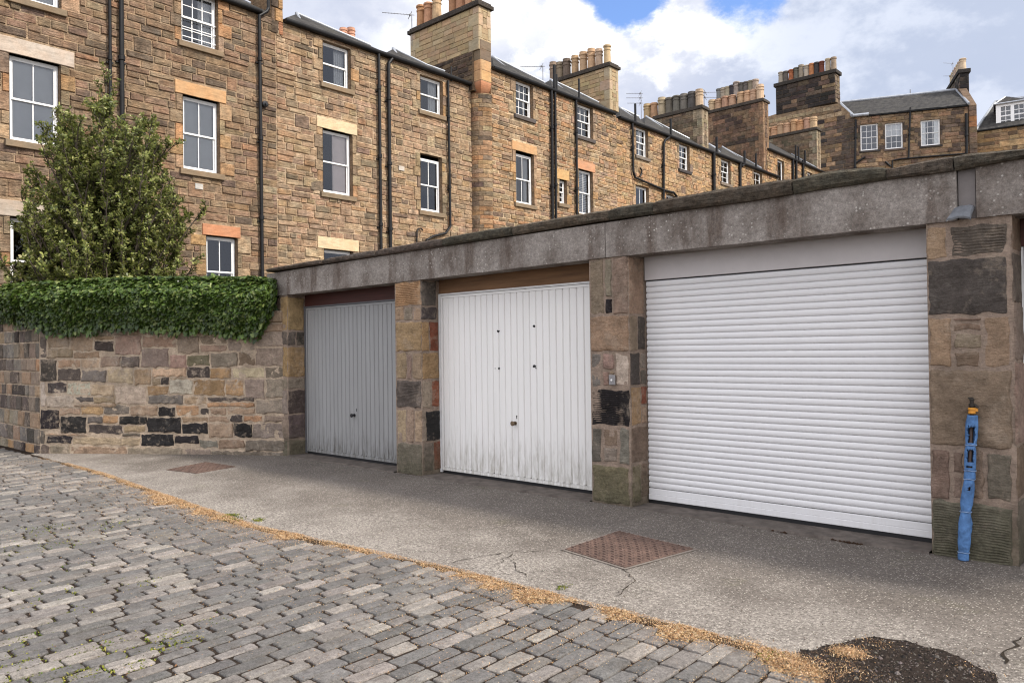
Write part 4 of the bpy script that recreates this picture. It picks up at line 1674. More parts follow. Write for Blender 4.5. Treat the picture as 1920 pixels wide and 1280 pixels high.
mb.tube([(top.x, top.y, top.z + 0.062), (top.x, top.y, top.z + 0.088)], 0.004, 8)
mb.tube([(top.x - 0.022, top.y, top.z + 0.088), (top.x + 0.006, top.y, top.z + 0.092)], 0.0045, 8)
mb.tube([(top.x, top.y, top.z + 0.045), (top.x + 0.018, top.y - 0.004, top.z + 0.046), (top.x + 0.036, top.y - 0.004, top.z + 0.028)], 0.0085, 8)
mb.tube([(top.x, top.y, top.z + 0.040), (top.x + 0.005, SY + 0.06, top.z + 0.042)], 0.009, 8)
mb.build("tap", m_plain("tarnished brass", (0.03, 0.025, 0.02), 0.5, 0.4), root)

# ------------------------------------------------------------------ terrace behind
XA, XB = -19.0, -18.5
FA = Frame((XA, 0, 0), (0, 1, 0), (1, 0, 0))
FB = Frame((XB, 0, 0), (0, 1, 0), (1, 0, 0))
rt = random.Random(77)

PAL0 = [((0.275, 0.188, 0.122), 5), ((0.315, 0.225, 0.150), 4), ((0.215, 0.155, 0.108), 3), ((0.135, 0.105, 0.082), 2), ((0.32, 0.195, 0.115), 0.8), ((0.38, 0.29, 0.195), 1)]
PAL1 = [((0.385, 0.270, 0.172), 5), ((0.415, 0.305, 0.202), 4), ((0.300, 0.220, 0.150), 2.5), ((0.40, 0.255, 0.150), 1), ((0.165, 0.128, 0.098), 1.0), ((0.47, 0.36, 0.24), 1)]
PAL3 = [((0.42, 0.275, 0.160), 5), ((0.41, 0.240, 0.125), 2.2), ((0.345, 0.255, 0.170), 3), ((0.255, 0.190, 0.135), 2), ((0.48, 0.355, 0.23), 1.4), ((0.15, 0.115, 0.09), 0.9)]
PAL4 = [((0.47, 0.300, 0.160), 5), ((0.44, 0.290, 0.165), 4), ((0.30, 0.218, 0.140), 2.5), ((0.48, 0.355, 0.22), 1.5), ((0.16, 0.122, 0.09), 0.9)]
PALF = [((0.215, 0.152, 0.102), 4), ((0.135, 0.105, 0.080), 3), ((0.29, 0.195, 0.115), 3), ((0.34, 0.245, 0.155), 2), ((0.055, 0.048, 0.045), 1.5)]
ORANGE, TAN, CREAM, GREYST, REDST = (0.44, 0.275, 0.145), (0.36, 0.265, 0.175), (0.54, 0.43, 0.28), (0.37, 0.32, 0.265), (0.42, 0.205, 0.115)
DRESS = [(ORANGE, 2.5), (TAN, 4), ((0.25, 0.19, 0.135), 2.5), ((0.41, 0.30, 0.19), 3)]


def visible_above(p):
    q = to_px(p)
    return q is not None and -420 < q[0] < 2300 and -260 < q[1] < 640


class Win:
    def __init__(self, fr, L_, R_, T_, B_, up=(2, 1), low=(2, 1), lintel=None, lh=0.34, lext=0.16, sill=True, room='room', curtain=None, bars=False, label=None, zb=None, quoins=True, blind=0.0, sillcol=None):
        self.fr = fr
        self.u0, self.zt = fr.at(L_, T_)
        self.u1, _ = fr.at(R_, T_)
        self.zb = fr.at(L_, B_)[1] if zb is None else zb
        self.__dict__.update(up=up, low=low, lintel=lintel, lh=lh, lext=lext, sill=sill, room=room, curtain=curtain, bars=bars, label=label, quoins=quoins, blind=blind, sillcol=sillcol)

    def rect(self, rev=(0.24, 0.17, 0.11)):
        return (self.u0, self.u1, self.zb, self.zt, rev)


def win_dress(w, rng):
    """dressed stones round an opening: (u0,u1,z0,z1,col)"""
    out = []
    if not w.quoins:
        return out
    for side in (0, 1):
        z = w.zb
        k = rng.randint(0, 1)
        while z < w.zt - 0.05:
            h = rng.uniform(0.28, 0.42)
            if z + h > w.zt - 0.15:
                h = w.zt - z
            wd = rng.uniform(0.13, 0.2) if k % 2 else rng.uniform(0.26, 0.42)
            c = vary(pick(DRESS, rng), rng, 0.12)
            if side == 0:
                out.append((w.u0 - wd, w.u0, z, z + h, c))
            else:
                out.append((w.u1, w.u1 + wd, z, z + h, c))
            z += h
            k += 1
    return out


def win_blocks(w):
    b = []
    if w.lintel:
        b.append((w.u0 - w.lext, w.u1 + w.lext, w.zt, w.zt + w.lh))
    if w.sill:
        b.append((w.u0 - 0.09, w.u1 + 0.12, w.zb - 0.15, w.zb))
    return b


def build_window(w, house):
    fr = w.fr
    u0, u1, zb, zt = w.u0 + 0.012, w.u1 - 0.012, w.zb + 0.004, w.zt - 0.008 - w.blind
    t = 0.048
    D = -0.105
    mb = MB()

    def bx(a, b, c, d, d0, d1):
        mb.box((a, d0, c), (b, d1, d), fr=fr)
    # box frame
    bx(u0, u0 + t, zb, zt, D - 0.06, D)
    bx(u1 - t, u1, zb, zt, D - 0.06, D)
    bx(u0 + t, u1 - t, zt - t, zt, D - 0.06, D - 0.002)
    bx(u0 + t, u1 - t, zb, zb + 0.045, D - 0.07, D + 0.012)
    if w.blind:
        pass
    zm = (zb + zt) / 2 + 0.01
    a, b = u0 + t, u1 - t
    g = []
    for (c, d, dd, (nc, nr), top) in ((zm - 0.02, zt - t, D - 0.012, w.up, True), (zb + 0.045, zm + 0.012, D - 0.045, w.low, False)):
        s = 0.034
        bot = 0.042 if top else 0.062
        bx(a, a + s, c, d, dd - 0.025, dd)
        bx(b - s, b, c, d, dd - 0.025, dd)
        bx(a + s, b - s, c, c + bot, dd - 0.025, dd - 0.001)
        bx(a + s, b - s, d - s, d, dd - 0.025, dd - 0.001)
        for i in range(1, nc):
            x = a + s + (b - a - 2 * s) * i / nc
            bx(x - 0.011, x + 0.011, c + bot, d - s, dd - 0.02, dd - 0.003)
        for j in range(1, nr):
            z = c + bot + (d - s - c - bot) * j / nr
            bx(a + s, b - s, z - 0.010, z + 0.010, dd - 0.019, dd - 0.004)
        g.append((a + s, b - s, c + bot, d - s, dd - 0.0125))
    if w.bars:
        for k in range(3):
            z = zb + 0.16 + 0.235 * k
            mb.box((u0 - 0.004, -0.075, z), (u1 + 0.004, -0.06, z + 0.018), fr=fr)
    o = mb.build("window", 'white', house)
    if w.label:
        o['label'] = w.label
    mb = MB()
    for (p, q, r, s, d) in g:
        mb.face([fr(p, d, r), fr(q, d, r), fr(q, d, s), fr(p, d, s)])
    mb.build("glass", 'glass', o)
    # the room behind
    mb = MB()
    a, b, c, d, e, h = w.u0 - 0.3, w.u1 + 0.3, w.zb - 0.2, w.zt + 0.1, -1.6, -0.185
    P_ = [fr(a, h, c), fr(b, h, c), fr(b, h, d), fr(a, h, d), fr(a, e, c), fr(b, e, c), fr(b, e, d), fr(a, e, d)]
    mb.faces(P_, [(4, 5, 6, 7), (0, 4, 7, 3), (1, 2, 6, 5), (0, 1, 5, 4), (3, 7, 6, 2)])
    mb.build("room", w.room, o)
    if w.curtain:
        mb = MB()
        kind = w.curtain
        W_w = u1 - u0

        def drape(x0, x1, z0, z1, d, folds=5):
            n = folds * 6
            top, bt = [], []
            for i in range(n + 1):
                x = x0 + (x1 - x0) * i / n
                y = d + 0.018 * sin(2 * pi * folds * i / n)
                top.append(fr(x, y, z1))
                bt.append(fr(x, y, z0))
            mb.faces(bt + top, [(i, i + 1, n + 2 + i, n + 1 + i) for i in range(n)])
        if kind == 'sides':
            drape(u0 + 0.03, u0 + W_w * 0.28, zb, zt, -0.205)
            drape(u1 - W_w * 0.28, u1 - 0.03, zb, zt, -0.26)
            cm = 'cloth'
        elif kind == 'right':
            drape(u1 - W_w * 0.42, u1 - 0.03, zb, zt, -0.26)
            cm = 'cloth'
        elif kind == 'full':
            drape(u0 + 0.02, u1 - 0.02, zb, zt, -0.3, 9)
            cm = m_net
        elif kind == 'blind':  # added grey sheet behind the glass, paints the sky's reflection
            mb.face([fr(u0 + 0.02, -0.2, zb), fr(u1 - 0.02, -0.2, zb), fr(u1 - 0.02, -0.2, zt), fr(u0 + 0.02, -0.2, zt)])
            cm = m_skygrey
        elif kind == 'half':
            drape(u0 + 0.02, u1 - 0.02, zm, zt, -0.24, 3)
            cm = 'cloth'
        elif kind == 'shutter':
            mb.box((u0 + W_w * 0.46, -0.23, zb), (u1 - 0.02, -0.20, zt), fr=fr)
            for (p, q) in ((0.06, 0.46), (0.54, 0.94)):
                za, zc = zb + (zt - zb) * p, zb + (zt - zb) * q
                for (k0, k1, k2, k3) in ((0.56, 0.90, za, za + 0.03), (0.56, 0.90, zc - 0.03, zc)):
                    mb.box((u0 + W_w * k0, -0.1995, k2), (u0 + W_w * k1, -0.190, k3), fr=fr)
            cm = 'shutter'
        elif kind == 'shutters':
            mb.box((u0 + 0.03, -0.24, zb), (u0 + W_w * 0.27, -0.21, zt), fr=fr)
            mb.box((u1 - W_w * 0.30, -0.24, zb), (u1 - 0.03, -0.21, zt), fr=fr)
            cm = 'white'
        elif kind == 'louvre':
            z = zb + 0.05
            while z < zt - 0.06:
                mb.box((u0 + 0.06, -0.26, z), (u1 - 0.06, -0.235, z + 0.045), fr=fr)
                z += 0.07
            cm = 'white'
        mb.build("curtain", cm, o)
    if w.sill:
        mb = MB()
        c = w.sillcol or (0.20, 0.155, 0.105)
        s0, s1 = w.u0 - 0.09, w.u1 + 0.12
        mb.box((s0, -0.165, w.zb - 0.145), (s1, 0.085, w.zb - 0.001), c, fr=fr)
        mb.build("sill", 'ashlar', o, bevel=0.012)
    if w.lintel:
        mb = MB()
        rocky(mb, fr, w.u0 - w.lext, w.u1 + w.lext, w.zt, w.zt + w.lh, 0.034, w.lintel, rt, step=0.12, amp=0.006, edge=0.014, gap=0.004, wob=0.004)
        mb.face([fr(w.u0, 0.03, w.zt), fr(w.u1, 0.03, w.zt), fr(w.u1, -0.16, w.zt), fr(w.u0, -0.16, w.zt)], w.lintel)
        lo = mb.build("lintel", 'ashlar', o)
    return o


m_skygrey = m_plain("grey sky reflection", (0.50, 0.50, 0.50), 0.8, var=0.12, scale=1.2)  # even grey that paints the reflected sky in the upper panes
m_net = m_plain("net curtain", (0.30, 0.30, 0.30), 0.8, var=0.1, stretch=(1, 8, 0.2))


def wall(house, fr, u0, u1, z0, z1, wins, pal, mort, rng, depth=9.0, mat='facade', extra=(), show=visible_above, ends=(True, True), **kw):
    mb = MB()
    ops = [w.rect() for w in wins]
    blocks = []
    dress = list(extra)
    for w in wins:
        blocks += win_blocks(w)
        dress += win_dress(w, rng)
    dress = [(max(d[0], u0), min(d[1], u1)) + d[2:] for d in dress]
    blocks += [d[:4] for d in dress]
    backing(mb, fr, u0, u1, z0, z1, ops, mort)
    kw.setdefault('vmix', 0.30)
    courses(mb, fr, u0, u1, max(z0, kw.pop('zs', z0)), z1, ops, blocks, pal, rng, show=show, **kw)
    for d in dress:
        pillow(mb, fr, d[0], d[1], d[2], d[3], rng.uniform(0.030, 0.036), 0.010, d[4], rng, jit=0.002, gap=0.004, tilt=0.002)
    for (e, u) in zip(ends, (u0, u1)):
        if e:
            mb.face([fr(u, 0, z0), fr(u, 0, z1), fr(u, -depth, z1), fr(u, -depth, z0)], pal[0][0])
    mb.face([fr(u0, -depth, z0), fr(u1, -depth, z0), fr(u1, -depth, z1), fr(u0, -depth, z1)], pal[0][0])
    return mb.build("wall", mat, house)


def drainpipe(house, fr, pts, r=0.045, d=0.10, collars=True, name="drainpipe", brackets=True):
    """pts: pixel points on the wall, last may be a height"""
    P = []
    for q in pts:
        u, z = fr.at(q[0], q[1], d)
        P.append(fr(u, d if len(q) < 3 else q[2], z))
    mb = MB()
    mb.tube(P, r, 12)
    if collars:
        for a, b in zip(P, P[1:]):
            ln = (b - a).length
            if ln < 1.5 or abs((b - a).normalized().z) < 0.8:
                continue
            n = max(1, int(ln / 1.9))
            for k in range(n):
                c = a.lerp(b, (k + 0.45) / n)
                mb.tube([c + Vector((0, 0, 0.07)), c + Vector((0, 0, 0.055)), c + Vector((0, 0, -0.04)), c + Vector((0, 0, -0.05))], [r * 1.1, r * 1.42, r * 1.42, r * 1.1], 12)
                q = c + Vector((0, 0, -0.09))
                mb.box((q.x - d + 0.0, q.y - r * 2.0, q.z - 0.018), (q.x - r * 0.4, q.y + r * 2.0, q.z + 0.018))
    return mb.build(name, 'black', house, smooth=False)


def stub(house, fr, px, py0, py1, r=0.045, d=0.06):
    u, z0 = fr.at(px, py0, d)
    _, z1 = fr.at(px, py1, d)
    mb = MB()
    mb.tube([fr(u, d, z1), fr(u, d, z0)], r, 12)
    mb.build("vent_pipe", 'black', house)


def gutter(house, fr, u0, u1, z):
    mb = MB()
    n = 8
    prof = [(0.03 + 0.075 - 0.075 * cos(pi * i / n), z + 0.035 - 0.075 * sin(pi * i / n)) for i in range(n + 1)] + [(0.18, z + 0.07), (0.03, z + 0.07)]
    k = len(prof)
    pts = [fr(u0, d, zz_) for d, zz_ in prof] + [fr(u1, d, zz_) for d, zz_ in prof]
    mb.faces(pts, [(i, (i + 1) % k, k + (i + 1) % k, k + i) for i in range(k)] + [tuple(reversed(range(k))), tuple(range(k, 2 * k))])
    mb.box((u0, -0.02, z - 0.02), (u1, 0.029, z + 0.08), fr=fr)
    mb.build("gutter", 'black', house)


def roof(house, fr, ua, ub, ze, peaks, pitch=36, deep=8.5):
    """slated slope; peaks: image points of its upper edge, left to right"""
    n = fr.n * sin(radians(pitch)) + Vector((0, 0, 1)) * cos(radians(pitch))
    p0 = fr(ua, 0.14, ze + 0.075)
    tops = [on_plane(a, b, p0, n) for a, b in peaks]
    ti = [fr.inv(t) for t in tops]
    for k, (u_, d_, z_) in enumerate(ti):
        if d_ > -0.02 or z_ < ze + 0.15:
            tops[k] = fr(u_, -0.02, ze + 0.075 + 0.16 * math.tan(radians(pitch)))
    ti = [fr.inv(t) for t in tops]
    mb = MB()
    e0, e1 = p0, fr(ub, 0.14, ze + 0.075)
    pl = [e0, e1] + [t for t in reversed(tops)]
    mb.face(pl)
    # back of the roof: a shallow fall away from the upper edge
    back = [fr(min(max(u, ua), ub), -deep, ze + 0.10) for u, _, _ in ti]
    for a, b, c, d in zip(tops, tops[1:], back, back[1:]):
        mb.face([a, b, d, c])
    mb.face([e0, tops[0], back[0]])
    mb.face([tops[-1], e1, back[-1]])
    low = [q - Vector((0, 0, 0.05)) for q in (e0, e1)]
    mb.face([low[0], low[1], e1, e0])
    o = mb.build("roof", 'slate', house)
    mb = MB()
    up = Vector((0, 0, 0.02))
    mb.tube([t + up for t in tops], 0.038, 8)
    mb.tube([tops[0] + up, fr(max(ua, ti[0][0] - 0.25), -0.1, ze + 0.12)], 0.05, 8)
    mb.build("lead_ridge", 'lead', o)
    return o


def pot_mesh(r, h, kind):
    if kind == 0:      # plain roll-top
        return [(r * 1.1, 0), (r * 1.02, h * 0.06), (r * 0.92, h * 0.5), (r * 0.88, h * 0.72), (r * 1.0, h * 0.74), (r * 1.0, h * 0.79), (r * 0.88, h * 0.81), (r * 0.88, h * 0.88), (r * 1.08, h * 0.91), (r * 1.08, h * 0.97), (r * 0.95, h), (r * 0.72, h), (r * 0.7, h * 0.8)]
    if kind == 1:      # cylinder with twin bands
        return [(r, 0), (r * 0.95, h * 0.62), (r * 1.08, h * 0.65), (r * 1.08, h * 0.69), (r * 0.95, h * 0.71), (r * 0.95, h * 0.80), (r * 1.1, h * 0.83), (r * 1.1, h * 0.88), (r * 0.97, h * 0.9), (r * 0.97, h), (r * 0.75, h), (r * 0.74, h * 0.8)]
    return [(r, 0), (r * 0.9, h * 0.85), (r * 1.06, h * 0.87), (r * 1.06, h * 0.98), (r * 0.98, h), (r * 0.75, h), (r * 0.74, h * 0.8)]


BUFF, TERRA, SOOT, PALEP, BUFFD = (0.42, 0.30, 0.175), (0.40, 0.175, 0.075), (0.045, 0.042, 0.042), (0.50, 0.43, 0.32), (0.22, 0.165, 0.115)


def chimney(house, X, edge, end_px, left_pt, zbot, pots, style, capcol=(0.075, 0.065, 0.055), pr=0.16, capt=0.2, kind=1, rows=None, poth=None):
    """edge: image point where the long face, end face and cap meet"""
    e = on_x(edge[0], edge[1], X)
    y0 = e.y
    y1 = on_x(end_px, edge[1], X).y
    xl = on_y(left_pt[0], left_pt[1], y0).x
    zt = e.z
    Wd, Dp = X - xl, y1 - y0
    F1 = Frame((xl, y0, 0), (1, 0, 0), (0, -1, 0))
    F2 = Frame((X, y0, 0), (0, 1, 0), (1, 0, 0))
    mb = MB()
    mb.box((xl, y0, zbot), (X, y1, zt), style['mort'])
    rng = random.Random(int(edge[0]))
    q = 0.32
    z = zt
    for F, wid in ((F1, Wd), (F2, Dp)):
        extra, z, k = [], zbot, 0
        while z < zt - 0.02:
            h = min(0.42, zt - z)
            if zt - z - h < 0.12:
                h = zt - z
            wq = (0.5, 0.28)[k % 2] if wid > 1.5 else wid * (0.34, 0.24)[k % 2]
            c = vary(style['quoin'], rng, 0.06)
            if style.get('quoins', True):
                extra.append((0.0, wq, z, z + h, c))
                extra.append((wid - wq, wid, z, z + h, c))
            z += h
            k += 1
        courses(mb, F, 0, wid, zbot, zt, [], extra, style['pal'], rng, style.get('hgt', (0.16, 0.22)), style.get('len', (0.4, 0.75)) if wid > 1.5 else (0.2, 0.4), style.get('bev', 0.012), style.get('dep', (0.008, 0.018)), style.get('sneck', 0.0), 0.006)
        for d in extra:
            pillow(mb, F, d[0], d[1], d[2], d[3], 0.012, 0.006, d[4], rng, jit=0.001, gap=0.003, tilt=0.001)
    o = mb.build("chimney", style.get('mat', 'ashlar'), house)
    mb = MB()
    oh = 0.09
    mb.box((xl - oh, y0 - oh, zt), (X + oh, y1 + oh, zt + capt * 0.62), capcol)
    mb.box((xl - oh * 0.3, y0 - oh * 0.3, zt + capt * 0.621), (X + oh * 0.3, y1 + oh * 0.3, zt + capt), capcol)
    mb.build("cap", 'coping', o, bevel=0.015)
    ym = (y0 + y1) / 2
    zc = zt + capt
    hh = poth
    for pt in pots:
        px_, py_, col = pt[0], pt[1], pt[2]
        ypos = ym if len(pt) < 4 else ym + pt[3]
        p = on_y(px_, py_ if py_ is not None else edge[1], ypos)
        h = (p.z - zc) if py_ is not None else hh * rng.uniform(0.95, 1.05)
        h = max(0.35, h)
        if py_ is not None and hh is None:
            hh = h
        m2 = MB()
        k2 = kind if rng.random() < 0.7 else rng.choice((0, 1, 2))
        m2.lathe((p.x, ypos, zc - 0.02), pot_mesh(pr * rng.uniform(0.92, 1.08), h + 0.02, k2), 14, vary(col, rng, 0.12))
        m2.build("chimney_pot", 'pot', o)
    return o


def zat(fr, px, py):
    return fr.at(px, py)[1]


# ---- openings, read off the photograph and projected on to the two wall planes
LINT_PALE = (0.42, 0.36, 0.30)
w0 = [
    Win(FA, 16.8, 112, -170, -8.5, (2, 1), (2, 1), None, label="upper sash window cut off by the frame", room='roompale', curtain='blind'),
    Win(FA, 16.8, 112, 100, 262, (2, 1), (2, 1), LINT_PALE, 0.36, 0.30, room='roompale', curtain='blind'),
    Win(FA, 18.5, 113, 406, 570, (2, 1), (2, 1), GREYST, 0.36, 0.28),
    Win(FA, 339, 407, -24, 76.5, (3, 2), (3, 2), None, bars=True, curtain='right'),
    Win(FA, 342, 410, 177, 316, (2, 1), (2, 1), ORANGE, 0.34, 0.2, room='roompale', curtain='blind'),
    Win(FA, 386, 444, 441, 575, (2, 1), (2, 1), REDST, 0.30, 0.10),
]
w1 = [
    Win(FA, 604, 655.5, 75.5, 154.5, (1, 1), (1, 1), None, curtain='right'),
    Win(FA, 604, 659, 240.5, 360, (1, 1), (1, 1), CREAM, 0.34, 0.2, curtain='shutter'),
    Win(FA, 606.8, 661, 466.5, 600, (1, 1), (1, 1), CREAM, 0.36, 0.22),
    Win(FA, 787, 828.5, 139.5, 206, (1, 1), (1, 1), None, curtain='right'),
    Win(FA, 787, 827, 286.5, 394, (2, 1), (2, 1), None, blind=0.12),
]
w3 = [
    Win(FB, 965.8, 997.5, 149, 214, (3, 2), (3, 2), None, sillcol=(0.09, 0.08, 0.075)),
    Win(FB, 966, 999.5, 282, 379.5, (2, 1), (2, 1), ORANGE, 0.34, 0.2, room='roompale', curtain='sides', blind=0.06),
    Win(FB, 1081, 1110, 192.5, 253, (3, 2), (2, 2), None, sillcol=(0.08, 0.07, 0.065)),
    Win(FB, 1084, 1110, 316.5, 400, (2, 1), (2, 1), (0.45, 0.25, 0.15), 0.36, 0.2, curtain='louvre'),
    Win(FB, 1047.8, 1061.5, 336, 380.5, (1, 2), (1, 2), (0.46, 0.30, 0.14), 0.4, 0.18),
]
w4a = [
    Win(FB, 1191.6, 1213.5, 236.5, 290.5, (2, 2), (2, 2), None, sillcol=(0.16, 0.14, 0.12), curtain='right'),
    Win(FB, 1191, 1215, 346.5, 425, (2, 1), (2, 1), None),
    Win(FB, 1248, 1267, 363, 430, (2, 1), (2, 1), None),
    Win(FB, 1272.5, 1291.5, 268, 316, (2, 2), (2, 2), None, sillcol=(0.05, 0.045, 0.045)),
]
w4b = [
    Win(FB, 1351, 1368.5, 297, 341, (2, 2), (2, 2), None, sillcol=(0.18, 0.15, 0.12)),
    Win(FB, 1412, 1428, 319.5, 372, (2, 2), (2, 2), None),
]
w5 = [
    Win(FB, 1456.5, 1469, 298, 375, (1, 1), (1, 1), None, curtain='full'),
    Win(FB, 1513, 1522, 321.5, 380, (2, 1), (2, 1), None),
]

ZE1 = zat(FA, 712, 103.5)
ZE3 = zat(FB, 1031, 171)
ZE4 = zat(FB, 1300, 275)
ZE5 = zat(FB, 1500, 307)
U_P01 = FA.at(519, 300)[0]
U_13 = FA.at(884.5, 300)[0]
U_34 = FB.at(1156, 300)[0]
U_44 = FB.at(1321.5, 300)[0]
U_45 = FB.at(1438, 300)[0]
U_5E = FB.at(1566, 330)[0]
zv = lambda fr, px, py: fr.at(px, py)

# ---- house nearest on the left
h0 = thing("terraced_house", (XA, 4, 0), "brown stone house behind the leafy tree with two pipes down its wall", "house", "terraced sandstone houses behind the garages")
wall(h0, FA, 0.5, U_P01, 0.0, ZE1, w0, PAL0, (0.40, 0.30, 0.20), rt, zs=1.6)
for w in w0:
    build_window(w, h0)
gutter(h0, FA, 0.5, FA.at(486, 30)[0], ZE1)
roof(h0, FA, 0.5, FA.at(492, 30)[0], ZE1, [(300, -85), (410, -22), (470, 8)])
drainpipe(h0, FA, [(205.5, -40), (206, 20), (209, 420)], 0.036)
drainpipe(h0, FA, [(227, -40), (227.5, 20), (231, 420)], 0.055)
drainpipe(h0, FA, [(503.5, -25), (503.5, 16), (500, 22), (486.3, 30), (486.5, 45), (493.3, 640)], 0.046)
# party wall stack on the skyline
mb = MB()
u_a, u_b = FA.at(507.5, 10)[0], FA.at(529.5, 10)[0]
zs0 = ZE1 - 0.05
FST = Frame((XA, 0, 0), (0, 1, 0), (1, 0, 0))
mb.box((XA - 3.2, u_a, zs0), (XA - 0.002, u_b, zs0 + 3.4), (0.25, 0.17, 0.1))
zq = zs0 - 0.35
k = 0
while zq < zs0 + 3.3:
    hq = 0.36
    sp_ = (0.4, 0.68)[k % 2]
    pillow(mb, FA, u_b - (u_b - u_a) * sp_, u_b + 0.003, zq, zq + hq, 0.036, 0.01, vary(ORANGE if k % 3 else REDST, rt, 0.1), rt, jit=0.002)
    pillow(mb, FA, u_a, u_b - (u_b - u_a) * sp_, zq, zq + hq, 0.034, 0.016, vary(pick(PAL0, rt), rt, 0.1), rt)
    zq += hq
    k += 1
mb.build("chimney", 'facade', h0)
mb = MB()
u, z = FA.at(498, 195, 0.12)
mb.tube([FA(u, 0.0, z), FA(u, 0.12, z), FA(u, 0.14, z)], [0.085, 0.085, 0.05], 18)
mb.tube([FA(u, 0.1405, z), FA(u, 0.17, z)], 0.03, 12)
mb.build("flue_outlet", 'plastic', h0)
for (px_, py_) in ((372, 350), ):
    u, z = FA.at(px_, py_)
    mb = MB()
    mb.box((u - 0.1, 0.02, z - 0.07), (u + 0.1, 0.045, z + 0.07), (0.42, 0.42, 0.40), fr=FA)
    mb.build("air_brick", 'ashlar', h0)

# ---- second house
h1 = thing("terraced_house", (XA, 15, 0), "tan stone house with the pale lintels and a pink shutter in one window", "house", "terraced sandstone houses behind the garages")
ext = [(FA.at(572, 470)[0], FA.at(606, 470)[0], zat(FA, 606, 484), zat(FA, 606, 469), CREAM), (FA.at(568, 350)[0], FA.at(604, 350)[0], zat(FA, 604, 355), zat(FA, 604, 338), (0.44, 0.34, 0.21))]
wall(h1, FA, U_P01, U_13, 0.0, ZE1, w1, PAL1, (0.53, 0.41, 0.28), rt, zs=2.2, extra=ext)
for w in w1:
    build_window(w, h1)
gutter(h1, FA, FA.at(531, 37)[0], U_13 - 0.05, ZE1)
roof(h1, FA, FA.at(531, 37)[0], FA.at(716, 99)[0], ZE1, [(556, 26.5), (640, 63), (706, 94.5)])
roof(h1, FA, FA.at(722, 99)[0], U_13, ZE1, [(737, 92), (800, 123), (862, 154.5)])
drainpipe(h1, FA, [(710, 100), (710.3, 108), (716.5, 620)], 0.048)
drainpipe(h1, FA, [(738, 106), (729, 119), (728.5, 130), (734, 620)], 0.056)
drainpipe(h1, FA, [(840, 152), (840.3, 160), (844.5, 424), (836, 437), (812, 443), (800, 450), (799, 480)], 0.042)
stub(h1, FA, 846, 125, 152, 0.03)
mb = MB()
pts = [FA.at(x, y, 0.08) for x, y in ((781.5, 455), (781.8, 434), (784, 428.5), (789, 428), (793, 432))]
mb.tube([FA(u, 0.08, z) for u, z in pts], 0.022, 8)
mb.build("overflow_pipe", 'black', h1)
u, z = FA.at(751.5, 316)
mb = MB()
mb.box((u - 0.11, 0.02, z - 0.07), (u + 0.11, 0.045, z + 0.07), (0.46, 0.44, 0.40), fr=FA)
mb.build("air_brick", 'ashlar', h1)

# ---- third house with the round corner
h3 = thing("terraced_house", (XB, 22, 0), "orange stone house with a rounded corner and the widest buff chimney stack", "house", "terraced sandstone houses behind the garages")
wall(h3, FB, U_13 + 0.5, U_34, 0.0, ZE3, w3, PAL3, (0.62, 0.49, 0.33), rt, zs=2.6, hgt=(0.12, 0.19))
for w in w3:
    build_window(w, h3)


class Curve(Frame):
    def __init__(self, c, r):
        self.c, self.r = Vector(c), r

    def __call__(self, u, d, z):
        a = -pi / 2 + u / self.r
        return self.c + Vector((cos(a) * (self.r + d), sin(a) * (self.r + d), z))


CV = Curve((XA, U_13 + 0.5, 0), 0.5)
ZC = zat(FB, 905, 172)
mb = MB()
n = 12
arc = pi / 2 * 0.5
for k in range(n):
    a, b = arc * k / n, arc * (k + 1) / n
    mb.face([CV(a, 0, 0), CV(b, 0, 0), CV(b, 0, ZC), CV(a, 0, ZC)], (0.62, 0.49, 0.33))
rr_ = random.Random(3)
z = 2.6
k = 0
while z < ZC - 0.02:
    h = min(rr_.uniform(0.13, 0.2), ZC - z)
    cuts = [0, arc * rr_.uniform(0.3, 0.45), arc] if k % 3 else [0, arc * 0.55, arc]
    for a, b in zip(cuts, cuts[1:]):
        c = vary(pick(PAL3, rr_), rr_, 0.14)
        m_ = 3
        for s in range(m_):
            aa, bb = a + (b - a) * s / m_, a + (b - a) * (s + 1) / m_
            g0 = 0.008 if s == 0 else 0.0
            g1_ = 0.008 if s == m_ - 1 else 0.0
            mb.faces([CV(aa + g0, 0.022, z + 0.012), CV(bb - g1_, 0.022, z + 0.012), CV(bb - g1_, 0.022, z + h - 0.012), CV(aa + g0, 0.022, z + h - 0.012),
                      CV(aa, -0.003, z + 0.004), CV(bb, -0.003, z + 0.004), CV(bb, -0.003, z + h - 0.004), CV(aa, -0.003, z + h - 0.004)],
                     [(0, 1, 2, 3), (4, 5, 1, 0), (5, 6, 2, 1), (6, 7, 3, 2), (7, 4, 0, 3)], c)
    z += h
    k += 1
mb.build("round_corner", 'facade', h3)
mb = MB()
# square block above the round corner, on a scooped corbel
x0, x1, y0, y1 = XA - 0.3, XB + 0.012, U_13 - 0.01, U_13 + 0.5
for k in range(6):
    t0, t1 = k / 6, (k + 1) / 6
    za, zb_ = ZC + 0.38 * t0, ZC + 0.38 * t1
    s0, s1 = 0.16 * (1 - t0) ** 2, 0.16 * (1 - t1) ** 2
    lo = [Vector((x0, y0 + s0, za)), Vector((x1 - s0, y0 + s0, za)), Vector((x1 - s0, y1, za)), Vector((x0, y1, za))]
    hi = [Vector((x0, y0 + s1, zb_)), Vector((x1 - s1, y0 + s1, zb_)), Vector((x1 - s1, y1, zb_)), Vector((x0, y1, zb_))]
    mb.faces(lo + hi, [(0, 1, 5, 4), (1, 2, 6, 5), (2, 3, 7, 6), (3, 0, 4, 7), (0, 3, 2, 1), (4, 5, 6, 7)], REDST)
FSQ1 = Frame((x0, y0, 0), (1, 0, 0), (0, -1, 0))
FSQ2 = Frame((x1, y0, 0), (0, 1, 0), (1, 0, 0))
ztop = ZE3 + 0.9
mb.box((x0, y0, ZC + 0.381), (x1, y1, ztop), (0.4, 0.3, 0.2))
